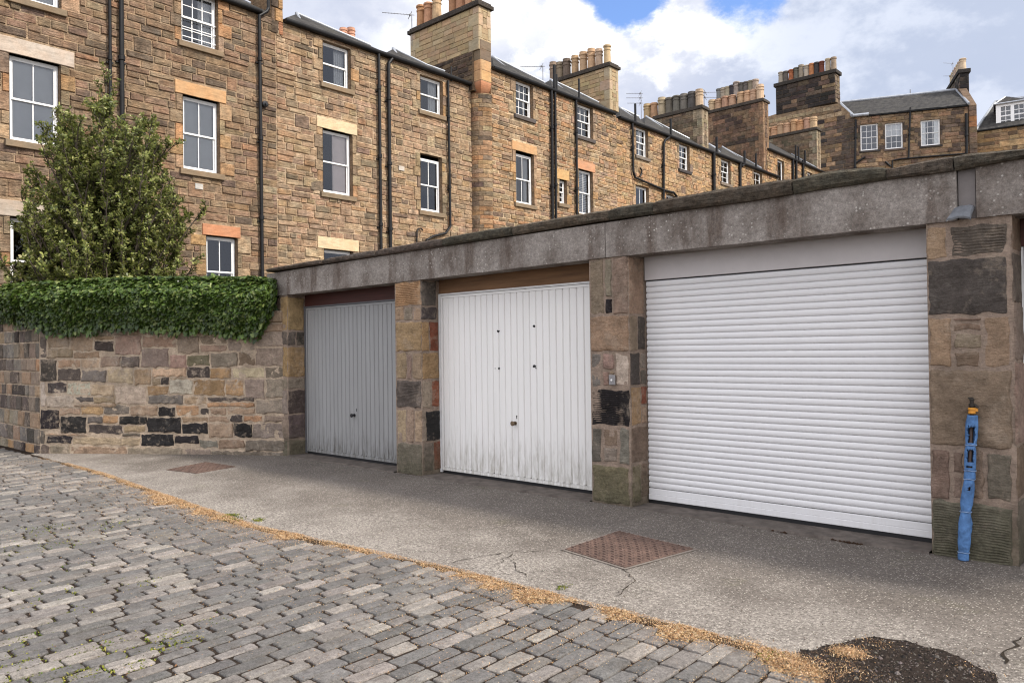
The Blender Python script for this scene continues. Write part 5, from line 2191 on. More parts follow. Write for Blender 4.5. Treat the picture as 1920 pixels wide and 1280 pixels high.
z = ZC + 0.39
k = 0
while z < ztop - 0.05:
    h = min(0.36, ztop - z)
    c = ORANGE if z < ZE3 - 0.1 else (0.16, 0.12, 0.09)
    pillow(mb, FSQ1, 0.0, x1 - x0, z, z + h, 0.012, 0.008, vary(c, rt, 0.12), rt, jit=0.001, gap=0.003, tilt=0.001)
    pillow(mb, FSQ2, 0.0, y1 - y0, z, z + h, 0.012, 0.008, vary(c, rt, 0.12), rt, jit=0.001, gap=0.003, tilt=0.001)
    z += h
mb.build("corbel", 'ashlar', h3)
gutter(h3, FB, FB.at(921, 125)[0], FB.at(1149, 209)[0], ZE3)
roof(h3, FB, FB.at(920, 124)[0], FB.at(1032, 165)[0], ZE3, [(923, 107), (975, 133), (1021, 156)])
roof(h3, FB, FB.at(1030, 165)[0], FB.at(1149, 210)[0], ZE3, [(1032, 150), (1080, 172), (1123, 193.5)])
drainpipe(h3, FB, [(1033.5, 165), (1034.5, 190), (1037, 520)], 0.055)
drainpipe(h3, FB, [(1040.5, 165), (1041, 185), (1043.5, 520)], 0.05)
drainpipe(h3, FB, [(1080, 185), (1080.5, 200), (1083, 520)], 0.048)
stub(h3, FB, 1039, 122, 168, 0.055)
stub(h3, FB, 1043, 140, 172, 0.05)
stub(h3, FB, 1085.5, 148, 186, 0.04)
STY_BUFF = dict(pal=[((0.36, 0.275, 0.165), 5), ((0.40, 0.31, 0.19), 3), ((0.31, 0.235, 0.145), 2)], mort=(0.24, 0.18, 0.115), quoin=(0.37, 0.305, 0.205))
STY_GREY = dict(pal=[((0.22, 0.17, 0.115), 4), ((0.17, 0.135, 0.095), 3), ((0.27, 0.21, 0.14), 2)], mort=(0.22, 0.175, 0.125), quoin=(0.36, 0.30, 0.21), mat='facade')
STY_BROWN = dict(pal=[((0.20, 0.135, 0.09), 4), ((0.15, 0.105, 0.075), 3), ((0.25, 0.165, 0.105), 2), ((0.08, 0.062, 0.05), 1)], mort=(0.25, 0.185, 0.125), quoin=(0.30, 0.20, 0.125), mat='facade', hgt=(0.2, 0.3), len=(0.3, 0.8), dep=(0.012, 0.03))
chimney(h3, XB - 0.02, (897, 10.5), 919.5, (769.5, 62.5), ZE3 + 0.55,
        [(789, 11.5, (0.40, 0.21, 0.11)), (803.3, None, (0.44, 0.24, 0.13)), (819, None, (0.43, 0.28, 0.16)), (849.5, None, (0.36, 0.175, 0.10)), (864, None, (0.38, 0.2, 0.11)), (880.6, None, (0.43, 0.25, 0.14)), (894, None, BUFF)], STY_BUFF, pr=0.17, capt=0.22, kind=0)
# dark original masonry at the foot of the stack, running down behind the lower roof
mb = MB()
e = on_x(897, 100, XB - 0.02)
xl = on_y(800, 150, e.y).x
Ff = Frame((xl, e.y - 0.001, 0), (1, 0, 0), (0, -1, 0))
mb.box((xl, e.y - 0.001, ZE1 - 0.2), (XB - 0.31, e.y + 0.5, ZE3 + 0.545), (0.2, 0.15, 0.1))
courses(mb, Ff, 0, XB - 0.31 - xl, ZE1 - 0.2, ZE3 + 0.545, [], [], [((0.13, 0.095, 0.07), 4), ((0.085, 0.068, 0.055), 3), ((0.20, 0.14, 0.09), 2)], rt, (0.15, 0.22), (0.3, 0.6), 0.014, (0.01, 0.03))
mb.build("gable_wall", 'facade', h3)
chimney(h3, XB - 0.02, (1142.6, 124.5), 1158.5, (1043, 150), ZE3 + 0.2,
        [(1037, 117.5, BUFFD), (1050, 118, BUFFD), (1062.5, 111.5, (0.13, 0.105, 0.08)), (1078, 105.5, BUFF), (1093.5, 98.5, BUFF), (1108.5, 92.5, (0.43, 0.27, 0.16)), (1122.8, 93, (0.40, 0.30, 0.2)), (1138.3, 85.5, BUFF)], STY_BUFF, pr=0.17, kind=1)

# ---- fourth and fifth houses
h4 = thing("terraced_house", (XB, 31, 0), "stone house with a slanting waste pipe below its upper window", "house", "terraced sandstone houses behind the garages")
wall(h4, FB, U_34, U_44, 0.0, ZE4, w4a, PAL4, (0.58, 0.44, 0.28), rt, zs=3.2)
for w in w4a:
    build_window(w, h4)
gutter(h4, FB, FB.at(1158, 218)[0], U_44 - 0.02, ZE4)
roof(h4, FB, FB.at(1158, 218)[0], FB.at(1205, 235)[0], ZE4, [(1160, 201.5), (1198, 220)])
roof(h4, FB, FB.at(1203, 235)[0], U_44, ZE4, [(1211, 219), (1255, 242), (1293, 261)])
drainpipe(h4, FB, [(1185.5, 228), (1186, 240), (1187.5, 322), (1191, 333), (1247, 357), (1263, 361), (1269, 368), (1270, 420)], 0.05)
drainpipe(h4, FB, [(1256.5, 255), (1254, 258), (1246.5, 264), (1244.5, 272), (1244, 440)], 0.055)
stub(h4, FB, 1191, 195, 230, 0.05)
stub(h4, FB, 1257.5, 223, 255, 0.055)
mb = MB()
pts = [FB.at(x, y, 0.1) for x, y in ((1200, 331), (1203, 326), (1203.5, 320), (1200.5, 315))]
mb.tube([FB(u, 0.1, z) for u, z in pts], 0.035, 8)
mb.build("overflow_pipe", 'black', h4)
chimney(h4, XB - 0.02, (1316, 203.5), 1327, (1225, 226), ZE4 - 0.1,
        [(1213.5, 195.8, BUFF), (1226.5, 194, (0.43, 0.27, 0.15)), (1241, 183.8, (0.40, 0.31, 0.2)), (1255, 184.2, (0.12, 0.105, 0.085)), (1268.6, 180.5, (0.13, 0.115, 0.10)), (1282.5, 177, (0.17, 0.15, 0.125)), (1297.3, 173, (0.10, 0.09, 0.085)), (1311.2, 168.5, (0.47, 0.36, 0.24))], STY_GREY, pr=0.2, kind=1)

h5 = thing("terraced_house", (XB, 38, 0), "stone house below the tall gable stack with two rows of pots", "house", "terraced sandstone houses behind the garages")
wall(h5, FB, U_44, U_45, 0.0, ZE4, w4b, PAL4, (0.58, 0.44, 0.28), rt, zs=3.8)
for w in w4b:
    build_window(w, h5)
gutter(h5, FB, U_44 + 0.02, FB.at(1457, 329)[0], ZE4)
roof(h5, FB, U_44, FB.at(1348, 290)[0], ZE4, [(1329, 270.5), (1345, 279)])
roof(h5, FB, FB.at(1346, 289)[0], U_45, ZE4, [(1354, 275.5), (1380, 290), (1399, 299.5), (1428, 316)])
drainpipe(h5, FB, [(1338, 286), (1338.5, 295), (1339.5, 440)], 0.085)
drainpipe(h5, FB, [(1395, 308), (1391, 312), (1387.8, 306), (1387.8, 312), (1388.5, 440)], 0.075)
stub(h5, FB, 1343.5, 257, 288, 0.06)
stub(h5, FB, 1395.8, 283, 310, 0.06)
stub(h5, FB, 1417.3, 288, 318, 0.05)
pots4 = [(1335, 188.2, (0.42, 0.29, 0.19)), (1347, 186.5, (0.42, 0.27, 0.17)), (1359.6, 181.8, (0.43, 0.26, 0.16)), (1372.8, 179.7, (0.43, 0.27, 0.17)), (1389.2, 173.5, (0.45, 0.29, 0.18)), (1401.2, 171, (0.45, 0.28, 0.17)), (1412.4, 168.8, (0.42, 0.27, 0.18)), (1425, 159.5, (0.46, 0.33, 0.21))]
back4 = [(1348.6, 167.2, (0.17, 0.16, 0.15)), (1356.6, 165.3, (0.30, 0.26, 0.2)), (1365, 163.3, (0.30, 0.25, 0.18)), (1373, 160.6, SOOT), (1380.8, 154, (0.28, 0.25, 0.21)), (1390.2, 155.8, (0.09, 0.08, 0.07)), (1399, 153.9, (0.11, 0.10, 0.09)), (1407.7, 151.9, (0.24, 0.2, 0.15)), (1416.3, 149.7, (0.3, 0.25, 0.18))]
chimney(h5, XB - 0.02, (1430.3, 190), 1440, (1322, 215), ZE4 - 0.2, pots4, STY_BROWN, pr=0.21, kind=1)

h6 = thing("terraced_house", (XB, 45, 0), "farthest terrace house with a row of orange pots on its stack", "house", "terraced sandstone houses behind the garages")
# the double stack behind carries the sooty pots
chimney(h6, XB - 1.2, (1423, 178), 1431, (1340, 196), ZE5 + 0.2, back4, STY_BROWN, pr=0.2, kind=2)
wall(h6, FB, U_45, U_5E, 0.0, ZE5, w5, PAL4, (0.48, 0.36, 0.23), rt, zs=4.2)
for w in w5:
    build_window(w, h6)
gutter(h6, FB, U_45 + 0.05, U_5E, ZE5)
roof(h6, FB, U_45, U_5E, ZE5, [(1442, 265.5), (1475, 284), (1505, 301), (1536, 317.5)])
for px_ in (1486.7, 1492.8, 1505.7):
    drainpipe(h6, FB, [(px_, 300), (px_ + 0.3, 312), (px_ + 1.2, 460)], 0.07)
for px_, a, b in ((1491.8, 273, 300), (1497, 275.5, 303), (1509.3, 282.5, 310)):
    stub(h6, FB, px_, a, b, 0.055)
chimney(h6, XB - 0.02, (1531, 243.5), 1537.8, (1436, 262), ZE5 - 0.1,
        [(1440, 240, (0.44, 0.27, 0.16)), (1452, 238.2, (0.45, 0.28, 0.17)), (1464, 233.5, (0.45, 0.28, 0.17)), (1475.5, 231.5, (0.46, 0.29, 0.17)), (1489, 225, (0.46, 0.28, 0.16)), (1500.5, 226.5, (0.45, 0.25, 0.14)), (1513.3, 222.3, (0.46, 0.29, 0.18)), (1525, 220, (0.46, 0.30, 0.19))], STY_GREY, pr=0.24, kind=1)

# small pots that peep over the second roof
mb = MB()
hp = thing("roof_stack", (XA - 6, 17, ZE1), "low stack with two banded pots peeping over the tan house roof", "chimney")
p0 = on_x(650, 85, XA - 6)
mb.box((p0.x - 0.3, p0.y - 1.2, ZE1 - 0.5), (p0.x + 0.3, p0.y + 1.2, p0.z), (0.3, 0.22, 0.14))
mb.build("stack", 'ashlar', hp)
for px_, py_ in ((644, 54), (658, 53.5)):
    p = on_x(px_, py_, XA - 6)
    mb = MB()
    mb.lathe((p.x, p.y, p0.z), pot_mesh(0.16, p.z - p0.z, 1), 16, (0.5, 0.27, 0.18))
    mb.build("chimney_pot", 'pot', hp)


# ---- television aerials
def aerial(base, mast_h, booms, label, boom_dir, n_el=9, length=0.9):
    root = thing("aerial", base, label, "aerial", "television aerials on the roofs")
    b = Vector(base)
    mb = MB()
    mb.tube([b, b + Vector((0, 0, mast_h))], 0.016, 6)
    mb.build("mast", 'alu', root)
    d = Vector(boom_dir).normalized()
    s = d.cross(Vector((0, 0, 1))).normalized()
    for (dz, ln, tilt) in booms:
        mb = MB()
        st = b + Vector((0, 0, mast_h + dz))
        en = st + d * ln + Vector((0, 0, tilt))
        mb.tube([st - d * 0.1, en], 0.011, 6)
        for k in range(n_el):
            q = st.lerp(en, (k + 1.5) / (n_el + 0.5))
            w = 0.10 - 0.05 * k / n_el
            mb.tube([q - s * w, q + s * w], 0.0035, 5)
        q = st.lerp(en, 0.06)
        up = (Vector((0, 0, 1)) + d * -0.5).normalized()
        mb.tube([q - up * 0.16, q + up * 0.16], 0.008, 5)
        mb.tube([q - up * 0.16 + s * 0.05, q + up * 0.16 + s * 0.05], 0.008, 5)
        mb.box((q.x - 0.03, q.y - 0.03, q.z - 0.03), (q.x + 0.03, q.y + 0.03, q.z + 0.03))
        mb.build("boom", 'alu', root)


p = on_x(772.3, 57, XA - 3)
q = on_x(772.3, 28, XA - 3)
aerial(p - Vector((0, 0, 0.6)), q.z - p.z + 0.6, [(-0.02, 1.1, 0.10)], "single boom aerial left of the widest buff stack", -RIGHT)
p = on_x(1018, 148, XB - 2.5)
q = on_x(1018, 124, XB - 2.5)
aerial(p - Vector((0, 0, 0.4)), q.z - p.z + 0.4, [(-0.02, 0.95, -0.02)], "aerial beside the lead hip left of the eight pot buff stack", -RIGHT)
p = on_x(1202.5, 220, XB - 3)
q = on_x(1202.5, 174, XB - 3)
aerial(p - Vector((0, 0, 0.6)), q.z - p.z + 0.6, [(-0.05, 0.75, 0), (-0.28, 0.75, 0), (-0.55, 0.7, 0.0)], "three boom aerial in front of the grey stack", -RIGHT)
p = on_x(1320.5, 200, XB - 0.5)
q = on_x(1320.5, 174, XB - 0.5)
aerial(p - Vector((0, 0, 0.8)), q.z - p.z + 0.8, [(0.0, 0.9, 0.02), (-0.25, 0.7, 0.0)], "aerial standing behind the cap of the grey stack", RIGHT)

# ------------------------------------------------------------------ corner tenement beyond
CD = 58.0
corner = CAM + ray(1603, 260) * CD
corner.z = 0
FG = Frame(corner, (1, 0, 0), (0, -1, 0))
fd = Vector((0.922, 0.386, 0))
FF = Frame(corner, fd, (0.386, -0.922, 0))
t1 = thing("corner_tenement", corner, "smoke darkened corner building under a slate roof with mixed pots", "building")
ZEF = zat(FF, 1605, 219.5)
wf = [
    Win(FF, 1612.8, 1646, 234.5, 283.5, (3, 2), (3, 2), None, sillcol=(0.05, 0.045, 0.042), quoins=True, label="twelve pane window nearest the downpipe"),
    Win(FF, 1659, 1692.5, 232, 280.5, (3, 2), (3, 2), None, sillcol=(0.10, 0.08, 0.07), curtain='half', label="window with its white blind half drawn"),
    Win(FF, 1726, 1762.5, 226.5, 274.5, (3, 2), (3, 2), None, sillcol=(0.04, 0.036, 0.034), curtain='shutters', label="window with white shutters folded at both sides"),
]
UE = FF.at(1816, 230)[0]
DRESS_SAVE = DRESS[:]
DRESS[:] = [((0.085, 0.068, 0.055), 4), ((0.17, 0.125, 0.085), 3), ((0.24, 0.17, 0.11), 2)]
wall(t1, FF, 0, UE, 0.0, ZEF, wf, PALF, (0.25, 0.185, 0.12), rt, depth=8, mat='farstone', zs=5.0, hgt=(0.22, 0.34), length=(0.4, 1.0), bev=0.025, dep=(0.02, 0.05), gap=0.009)
for w in wf:
    build_window(w, t1)
# gable facing the lane
gl = FG.at(1400, 300)[0]
apL = FG.at(1455, 214)
apR = FG.at(1573, 194)
zg = zat(FG, 1603, 219)
mb = MB()
mb.face([FG(gl, 0, 0), FG(0, 0, 0), FG(0, 0, zg), FG(apR[0], 0, apR[1]), FG(apL[0], 0, apL[1]), FG(gl, 0, zat(FG, 1400, 232))], (0.25, 0.185, 0.12))
zed = lambda u: zg + (apR[1] - zg) * min(1, u / apR[0]) if u > apR[0] else (apR[1] if u > apL[0] else apL[1] - (apL[0] - u) * 0.30)
z = 5.0
gap_ = 0.009
while z < apR[1]:
    h = rt.uniform(0.22, 0.36)
    u = gl
    while u < -0.05:
        w = rt.uniform(0.4, 1.1)
        if u + w > -0.3:
            w = -u
        if z + h < min(zed(u), zed(u + w)) + 0.02 and visible_above(FG(u, 0, z)):
            # two pale bands of renewed ashlar run across the gable
            zr = z + h / 2
            band = zat(FG, 1500, 208) - (zr) if False else None
            t = (u - apL[0]) / (apR[0] - apL[0])
            rel = zr - (apR[1] - 0.95)
            if -0.15 < rel < 0.35 or 0.55 < rel < 0.95:
                c = (0.33, 0.255, 0.165)
            else:
                c = pick(PALF, rt)
            if u + w > -0.9:
                c = (0.10, 0.08, 0.065)
            pillow(mb, FG, u, u + w, z, z + h, rt.uniform(0.015, 0.045), 0.022, vary(c, rt, 0.15), rt, gap=gap_)
        u += w
    z += h
mb.face([FG(gl, 0, 0), FG(gl, 0, zat(FG, 1400, 232)), FG(gl, -10, zat(FG, 1400, 232)), FG(gl, -10, 0)], (0.2, 0.15, 0.1))
mb.build("gable_wall", 'farstone', t1)
# main roof: slope over the windowed front
ridL = on_plane(1573, 192, FF(0, -4.2, 0), FF.n)
ridR = on_plane(1793, 171.2, FF(0, -4.2, 0), FF.n)
eL = FF(-0.15, 0.22, ZEF + 0.02)
eR = FF(UE, 0.22, ZEF + 0.02)
ridR.z = ridL.z = (ridL.z + ridR.z) / 2
mb = MB()
nu_, nv_ = 40, 16
vR = Vector(ridR)
g_ = []
for j in range(nv_ + 1):
    for i in range(nu_ + 1):
        a = eL.lerp(eR, i / nu_).lerp(ridL.lerp(vR, i / nu_), j / nv_)
        g_.append(a + Vector((0, 0, 0.03 * noise.noise(a * 0.9))))
mb.faces(g_, [(j * (nu_ + 1) + i, j * (nu_ + 1) + i + 1, (j + 1) * (nu_ + 1) + i + 1, (j + 1) * (nu_ + 1) + i) for j in range(nv_) for i in range(nu_)])
bl, br = FF(-0.1, -9, ZEF), FF(UE, -9, ZEF)
mb.face([ridL, vR, br, bl])
mb.face([eR, br, vR])
ro = mb.build("roof", 'slate', t1)
mb = MB()
mb.tube([ridL + Vector((0, 0, 0.05)), vR + Vector((0, 0, 0.05))], 0.11, 8)
mb.tube([ridL + Vector((0, 0, 0.06)), eL.lerp(ridL, 0.06) + Vector((0, 0, 0.06)), eL + Vector((0, 0, 0.05))], 0.13, 8)
mb.tube([eL + Vector((0, 0, 0.04)), eL + FF.u * 1.1 + Vector((0, 0, 0.04))], 0.12, 8)
mb.tube([vR + Vector((0, 0, 0.04)), eR + Vector((0, 0, 0.04))], 0.09, 8)
mb.build("lead_ridge", 'lead', ro)
gutter(t1, FF, 0.9, UE, ZEF - 0.06)
# stack on the gable
STY_DARK = dict(pal=[((0.038, 0.034, 0.032), 4), ((0.07, 0.056, 0.048), 3), ((0.125, 0.092, 0.068), 2), ((0.22, 0.16, 0.105), 0.8)], mort=(0.15, 0.115, 0.085), quoin=(0.20, 0.155, 0.105), mat='farstone', hgt=(0.26, 0.4), len=(0.5, 1.3), dep=(0.02, 0.05), quoins=False)
XG = FG.at(1566, 180)[0] + corner.x
potf = [(1464.2, 135.8, (0.27, 0.23, 0.18)), (1473.3, 134.2, (0.12, 0.105, 0.085)), (1483.4, 131.3, (0.30, 0.10, 0.045)), (1492.7, 127.6, (0.13, 0.115, 0.095)), (1502, 122.4, (0.27, 0.225, 0.165)), (1512, 123, (0.36, 0.31, 0.25)), (1521.7, 119.7, (0.36, 0.15, 0.065)), (1531.2, 117.5, SOOT), (1540.7, 115.7, (0.14, 0.05, 0.03)), (1552.3, 110.6, (0.38, 0.30, 0.21)), (1563, 107.9, (0.28, 0.23, 0.16))]


def chimney_on(house, yplane, xl_px, xr_px, ztop_px, zb, depth, pots, style, pr):
    xl, xr = on_y(xl_px, 190, yplane).x, on_y(xr_px, 190, yplane).x
    zt = on_y(xr_px, ztop_px, yplane).z
    mb = MB()
    y0, y1 = yplane, yplane + depth
    mb.box((xl, y0, zb), (xr, y1, zt), style['mort'])
    rng = random.Random(4)
    courses(mb, Frame((xl, y0, 0), (1, 0, 0), (0, -1, 0)), 0, xr - xl, zb, zt, [], [], style['pal'], rng, style['hgt'], style['len'], 0.022, style['dep'], 0.1, 0.008)
    courses(mb, Frame((xr, y0, 0), (0, 1, 0), (1, 0, 0)), 0, depth, zb, zt, [], [], [((0.20, 0.155, 0.105), 3), ((0.13, 0.1, 0.075), 2)], rng, style['hgt'], (0.25, 0.5), 0.022, style['dep'], 0.0, 0.008)
    o = mb.build("chimney", 'farstone', house)
    mb = MB()
    mb.box((xl - 0.14, y0 - 0.14, zt), (xr + 0.14, y1 + 0.14, zt + 0.28), (0.05, 0.045, 0.04))
    mb.build("cap", 'coping', o, bevel=0.03)
    for (px_, py_, col) in pots:
        p = on_y(px_, py_, y0 + depth / 2)
        m2 = MB()
        m2.lathe((p.x, y0 + depth / 2, zt + 0.27), pot_mesh(pr, max(0.5, p.z - zt - 0.27), rng.choice((0, 2, 2))), 14, vary(col, rng, 0.1))
        m2.build("chimney_pot", 'pot', o)


chimney_on(t1, corner.y - 0.02, 1455, 1566.5, 136.5, apL[1] - 0.1, 0.95, potf, STY_DARK, 0.21)
# pipes on the front
drainpipe(t1, FF, [(1604.5, 224), (1604.5, 232), (1602.5, 400)], 0.075)
drainpipe(t1, FF, [(1707, 202), (1706.5, 216), (1703.5, 296)], 0.065)
drainpipe(t1, FF, [(1812, 213), (1812, 225), (1812.5, 288)], 0.09)
drainpipe(t1, FF, [(1812, 288), (1760, 292), (1690, 298), (1673, 301), (1673, 330)], 0.06, collars=False)
drainpipe(t1, FF, [(1622, 294.5), (1604, 306)], 0.07, collars=False)
drainpipe(t1, FF, [(1660, 303), (1670, 312)], 0.07, collars=False)
# coped end wall and the second stack
U2 = FF.at(1831, 230)[0]
mb = MB()
zc0 = zat(FF, 1831, 197)
zc1 = zat(FF, 1801, 182)
pr_ = [(0.12, 0.0), (0.12, zc0), (-3.2, zc0 + 2.3), (-8.8, zc0), (-8.8, 0.0)]
A_ = [FF(UE + 0.01, d, z) for d, z in pr_]
B_ = [FF(U2, d, z) for d, z in pr_]
k = len(pr_)
mb.faces(A_ + B_, [(i, (i + 1) % k, k + (i + 1) % k, k + i) for i in range(k)] + [tuple(reversed(range(k))), tuple(range(k, 2 * k))], (0.16, 0.115, 0.08))
FE = Frame(FF(UE + 0.01, 0.12, 0), FF.u, FF.n)
courses(mb, FE, 0, U2 - UE - 0.01, 5, zc0, [], [], [((0.12, 0.09, 0.07), 3), ((0.30, 0.15, 0.07), 1), ((0.18, 0.125, 0.085), 2)], rt, (0.3, 0.45), (0.5, 1.0), 0.02, (0.015, 0.03), 0, 0.008)
mb.build("end_wall", 'farstone', t1)
sF = Frame(FF(FF.at(1799.7, 160, -3.0)[0], -3.0, 0), FF.u, FF.n)
sw = FF.at(1817, 160, -3.0)[0] - FF.at(1799.7, 160, -3.0)[0]
zt_ = sF.at(1800, 138)[1]
zb_ = sF.at(1800, 183)[1]
mb = MB()
mb.box((0, -4.6, zb_ - 1.5), (sw, 0, zt_), (0.10, 0.085, 0.07), fr=sF)
courses(mb, sF, 0, sw, zb_, zt_, [], [], [((0.028, 0.026, 0.026), 5), ((0.06, 0.05, 0.042), 2)], rt, (0.25, 0.35), (0.3, 0.6), 0.02, (0.015, 0.03), 0, 0.008)
sG = Frame(sF(0, -4.6, 0), sF.n, -sF.u)
courses(mb, sG, 0, 4.6, zb_, zt_, [], [], [((0.17, 0.14, 0.11), 3), ((0.11, 0.09, 0.075), 2), ((0.05, 0.045, 0.04), 2)], rt, (0.25, 0.35), (0.4, 0.9), 0.02, (0.015, 0.03), 0, 0.008)
st = mb.build("chimney", 'farstone', t1)
mb = MB()
mb.box((-0.12, -4.72, zt_), (sw + 0.12, 0.12, zt_ + 0.3), (0.04, 0.037, 0.035), fr=sF)
mb.build("cap", 'coping', st, bevel=0.03)
for k in range(7):
    c = sF(sw * 0.5, -0.45 - k * 0.62, zt_ + 0.28)
    mb = MB()
    mb.lathe(c, pot_mesh(0.24, 0.95, 0 if k == 0 else 2), 14, vary((0.50, 0.39, 0.27), rt, 0.1))
    mb.build("chimney_pot", 'pot', st)
p = on_plane(1787.5, 160, sF(0, -2.5, 0), FF.n)
q = on_plane(1787.5, 119, sF(0, -2.5, 0), FF.n)
aerial(p - Vector((0, 0, 0.8)), q.z - p.z + 0.8, [(-0.02, 0.75, 0.05), (-1.0, 0.75, 0.0)], "aerial beside the last black stack of the corner building", -RIGHT, 6)
p = on_plane(1707, 186, FF(0, -4.2, 0), FF.n)
mb = MB()
mb.tube([p - Vector((0, 0, 0.4)), p + Vector((0, 0, 0.75))], 0.035, 6)
mb.build("roof_pole", 'alu', t1)

# ---- lower range with the dormer
LP = FF(U2, -0.3, 0)
FL = Frame(LP, (0.985, 0.17, 0), (0.17, -0.985, 0))
t2 = thing("dormer_house", FL(3, 0, 0), "lower stone building with a white twin dormer window at the end", "building")
zl = FL.at(1860, 243.5)[1]
wall(t2, FL, 0.01, 14, 0.0, zl, [], [((0.30, 0.19, 0.095), 4), ((0.235, 0.155, 0.09), 3), ((0.35, 0.245, 0.14), 3), ((0.10, 0.08, 0.06), 1)], (0.25, 0.19, 0.12), rt, depth=8, mat='farstone', zs=5, hgt=(0.22, 0.34), length=(0.5, 1.3), bev=0.02, dep=(0.015, 0.035), gap=0.008,
     extra=[(FL.at(1874, 270)[0], FL.at(1960, 270)[0], zat(FL, 1880, 276), zat(FL, 1880, 265), (0.47, 0.33, 0.18))])
gutter(t2, FL, 0.01, 14, zl)
rz = FL.at(1868, 196, -3.4)[1]
mb = MB()
mb.face([FL(0.02, 0.15, zl + 0.07), FL(14, 0.15, zl + 0.07), FL(14, -4.2, rz + 0.4), FL(1.2, -4.2, rz + 0.4)])
mb.face([FL(1.2, -4.2, rz + 0.4), FL(14, -4.2, rz + 0.4), FL(14, -8, zl), FL(0.02, -8, zl)])
mb.face([FL(0.02, 0.15, zl + 0.07), FL(1.2, -4.2, rz + 0.4), FL(0.02, -8, zl)])
r2 = mb.build("roof", 'slate', t2)
mb = MB()
mb.tube([FL(0.02, 0.16, zl + 0.12), FL(1.2, -4.2, rz + 0.44), FL(14, -4.2, rz + 0.44)], 0.09, 8)
mb.build("lead_ridge", 'lead', r2)
DD = -0.55
u0, _ = FL.at(1867.5, 220, DD)
u1 = FL.at(1926, 220, DD)[0]
zb_, zt_ = FL.at(1868, 237, DD)[1], FL.at(1868, 197, DD)[1]
dorm = MB()
wins = [FL.at(a, 216, DD)[0] for a in (1876.7, 1895, 1901.8, 1920)]
zw0, zw1 = FL.at(1885, 234.5, DD)[1], FL.at(1885, 199.5, DD)[1]
for (a, b) in ((u0, wins[0]), (wins[1], wins[2]), (wins[3], u1)):
    dorm.box((a, DD - 0.12, zb_), (b, DD, zt_), fr=FL)
for (a, b) in ((wins[0], wins[1]), (wins[2], wins[3])):
    dorm.box((a, DD - 0.12, zb_), (b, DD - 0.001, zw0), fr=FL)
    dorm.box((a, DD - 0.12, zw1), (b, DD - 0.001, zt_), fr=FL)
    zm = (zw0 + zw1) / 2
    dorm.box((a, DD - 0.08, zm - 0.04), (b, DD - 0.03, zm + 0.04), fr=FL)
    dorm.box(((a + b) / 2 - 0.02, DD - 0.07, zw0), ((a + b) / 2 + 0.02, DD - 0.04, zm - 0.0405), fr=FL)
    dorm.box(((a + b) / 2 - 0.02, DD - 0.07, zm + 0.0405), ((a + b) / 2 + 0.02, DD - 0.04, zw1), fr=FL)
    for zz_ in ((zw0 + zm) / 2, (zw1 + zm) / 2):
        dorm.box((a, DD - 0.069, zz_ - 0.02), (b, DD - 0.041, zz_ + 0.02), fr=FL)
do = dorm.build("dormer", 'white', t2)
mb = MB()
for (a, b) in ((wins[0], wins[1]), (wins[2], wins[3])):
    mb.face([FL(a, DD - 0.085, zw0), FL(b, DD - 0.085, zw0), FL(b, DD - 0.085, zw1), FL(a, DD - 0.085, zw1)])
mb.build("glass", 'glass', do)
mb = MB()
mb.box((u0 + 0.05, DD - 2.6, zb_), (u1 - 0.05, DD - 0.6, zt_ - 0.05), fr=FL)
mb.build("room", 'room', do)
mb = MB()
ap = (FL.at(1890, 182, DD)[0], FL.at(1890, 182, DD)[1])
um = (u0 + u1) / 2
mb.box((u0, DD - 3.2, zb_), (u0 + 0.02, DD - 0.121, zt_), fr=FL)
mb.box((u1 - 0.02, DD - 3.2, zb_), (u1, DD - 0.121, zt_), fr=FL)
a0, a1 = FL(u0 - 0.12, DD + 0.12, zt_ + 0.02), FL(u1 + 0.12, DD + 0.12, zt_ + 0.02)
b0, b1 = FL(u0 - 0.12, DD - 3.4, zt_ + 0.02), FL(u1 + 0.12, DD - 3.4, zt_ + 0.02)
t0_, tb = FL(um - 0.3, DD - 0.8, ap[1] + 0.25), FL(um - 0.3, DD - 3.4, ap[1] + 0.25)
mb.face([a0, a1, t0_])
mb.face([a0, t0_, tb, b0])
mb.face([a1, b1, tb, t0_])
mb.build("dormer_roof", 'slate', do)
mb = MB()
mb.tube([a0, t0_, a1], 0.05, 6)
mb.tube([t0_, tb], 0.05, 6)
mb.tube([a0, a1], 0.06, 6)
mb.tube([a0, b0], 0.05, 6)
mb.build("lead_ridge", 'lead', do)

# ------------------------------------------------------------------ ivy on the wall
ri = random.Random(31)
HT = [(-60, 549), (0, 541), (60, 533), (150, 526), (300, 522), (430, 521), (490, 526), (506, 534)]
HB = [(-60, 600), (0, 604), (60, 610), (100, 622), (170, 608), (235, 609), (300, 615), (380, 612), (440, 626), (470, 626), (484, 600), (494, 575), (500, 560)]


def hedge_frame(px):
    """(frame, u) under image column px; the corner is where the two wall faces meet"""
    u, _ = FW.at(px, 600, 0.28)
    if u >= 0:
        return FW, u
    u, _ = FR.at(px, 600, 0.28)
    return FR, min(u, L2)


LEAFPAL = [((0.025, 0.046, 0.008), 4), ((0.048, 0.082, 0.014), 5), ((0.082, 0.128, 0.024), 3.5), ((0.16, 0.200, 0.060), 1.6)]
IVY = [(0, 0), (0.30, -0.10), (0.50, 0.16), (0.30, 0.34), (0.34, 0.62), (0.0, 1.0), (-0.34, 0.62), (-0.30, 0.34), (-0.50, 0.16), (-0.30, -0.10)]


def leaf(mb, c, nrm, tip, size, col, shape, cup=0.12):
    nrm = nrm.normalized()
    tip = (tip - nrm * tip.dot(nrm))
    if tip.length < 1e-4:
        return
    tip.normalize()
    s = nrm.cross(tip)
    mb.face([c + s * (x * size) + tip * (y * size) - nrm * (cup * size * (abs(x) * 1.2 + y * y * 0.6)) for x, y in shape], col)


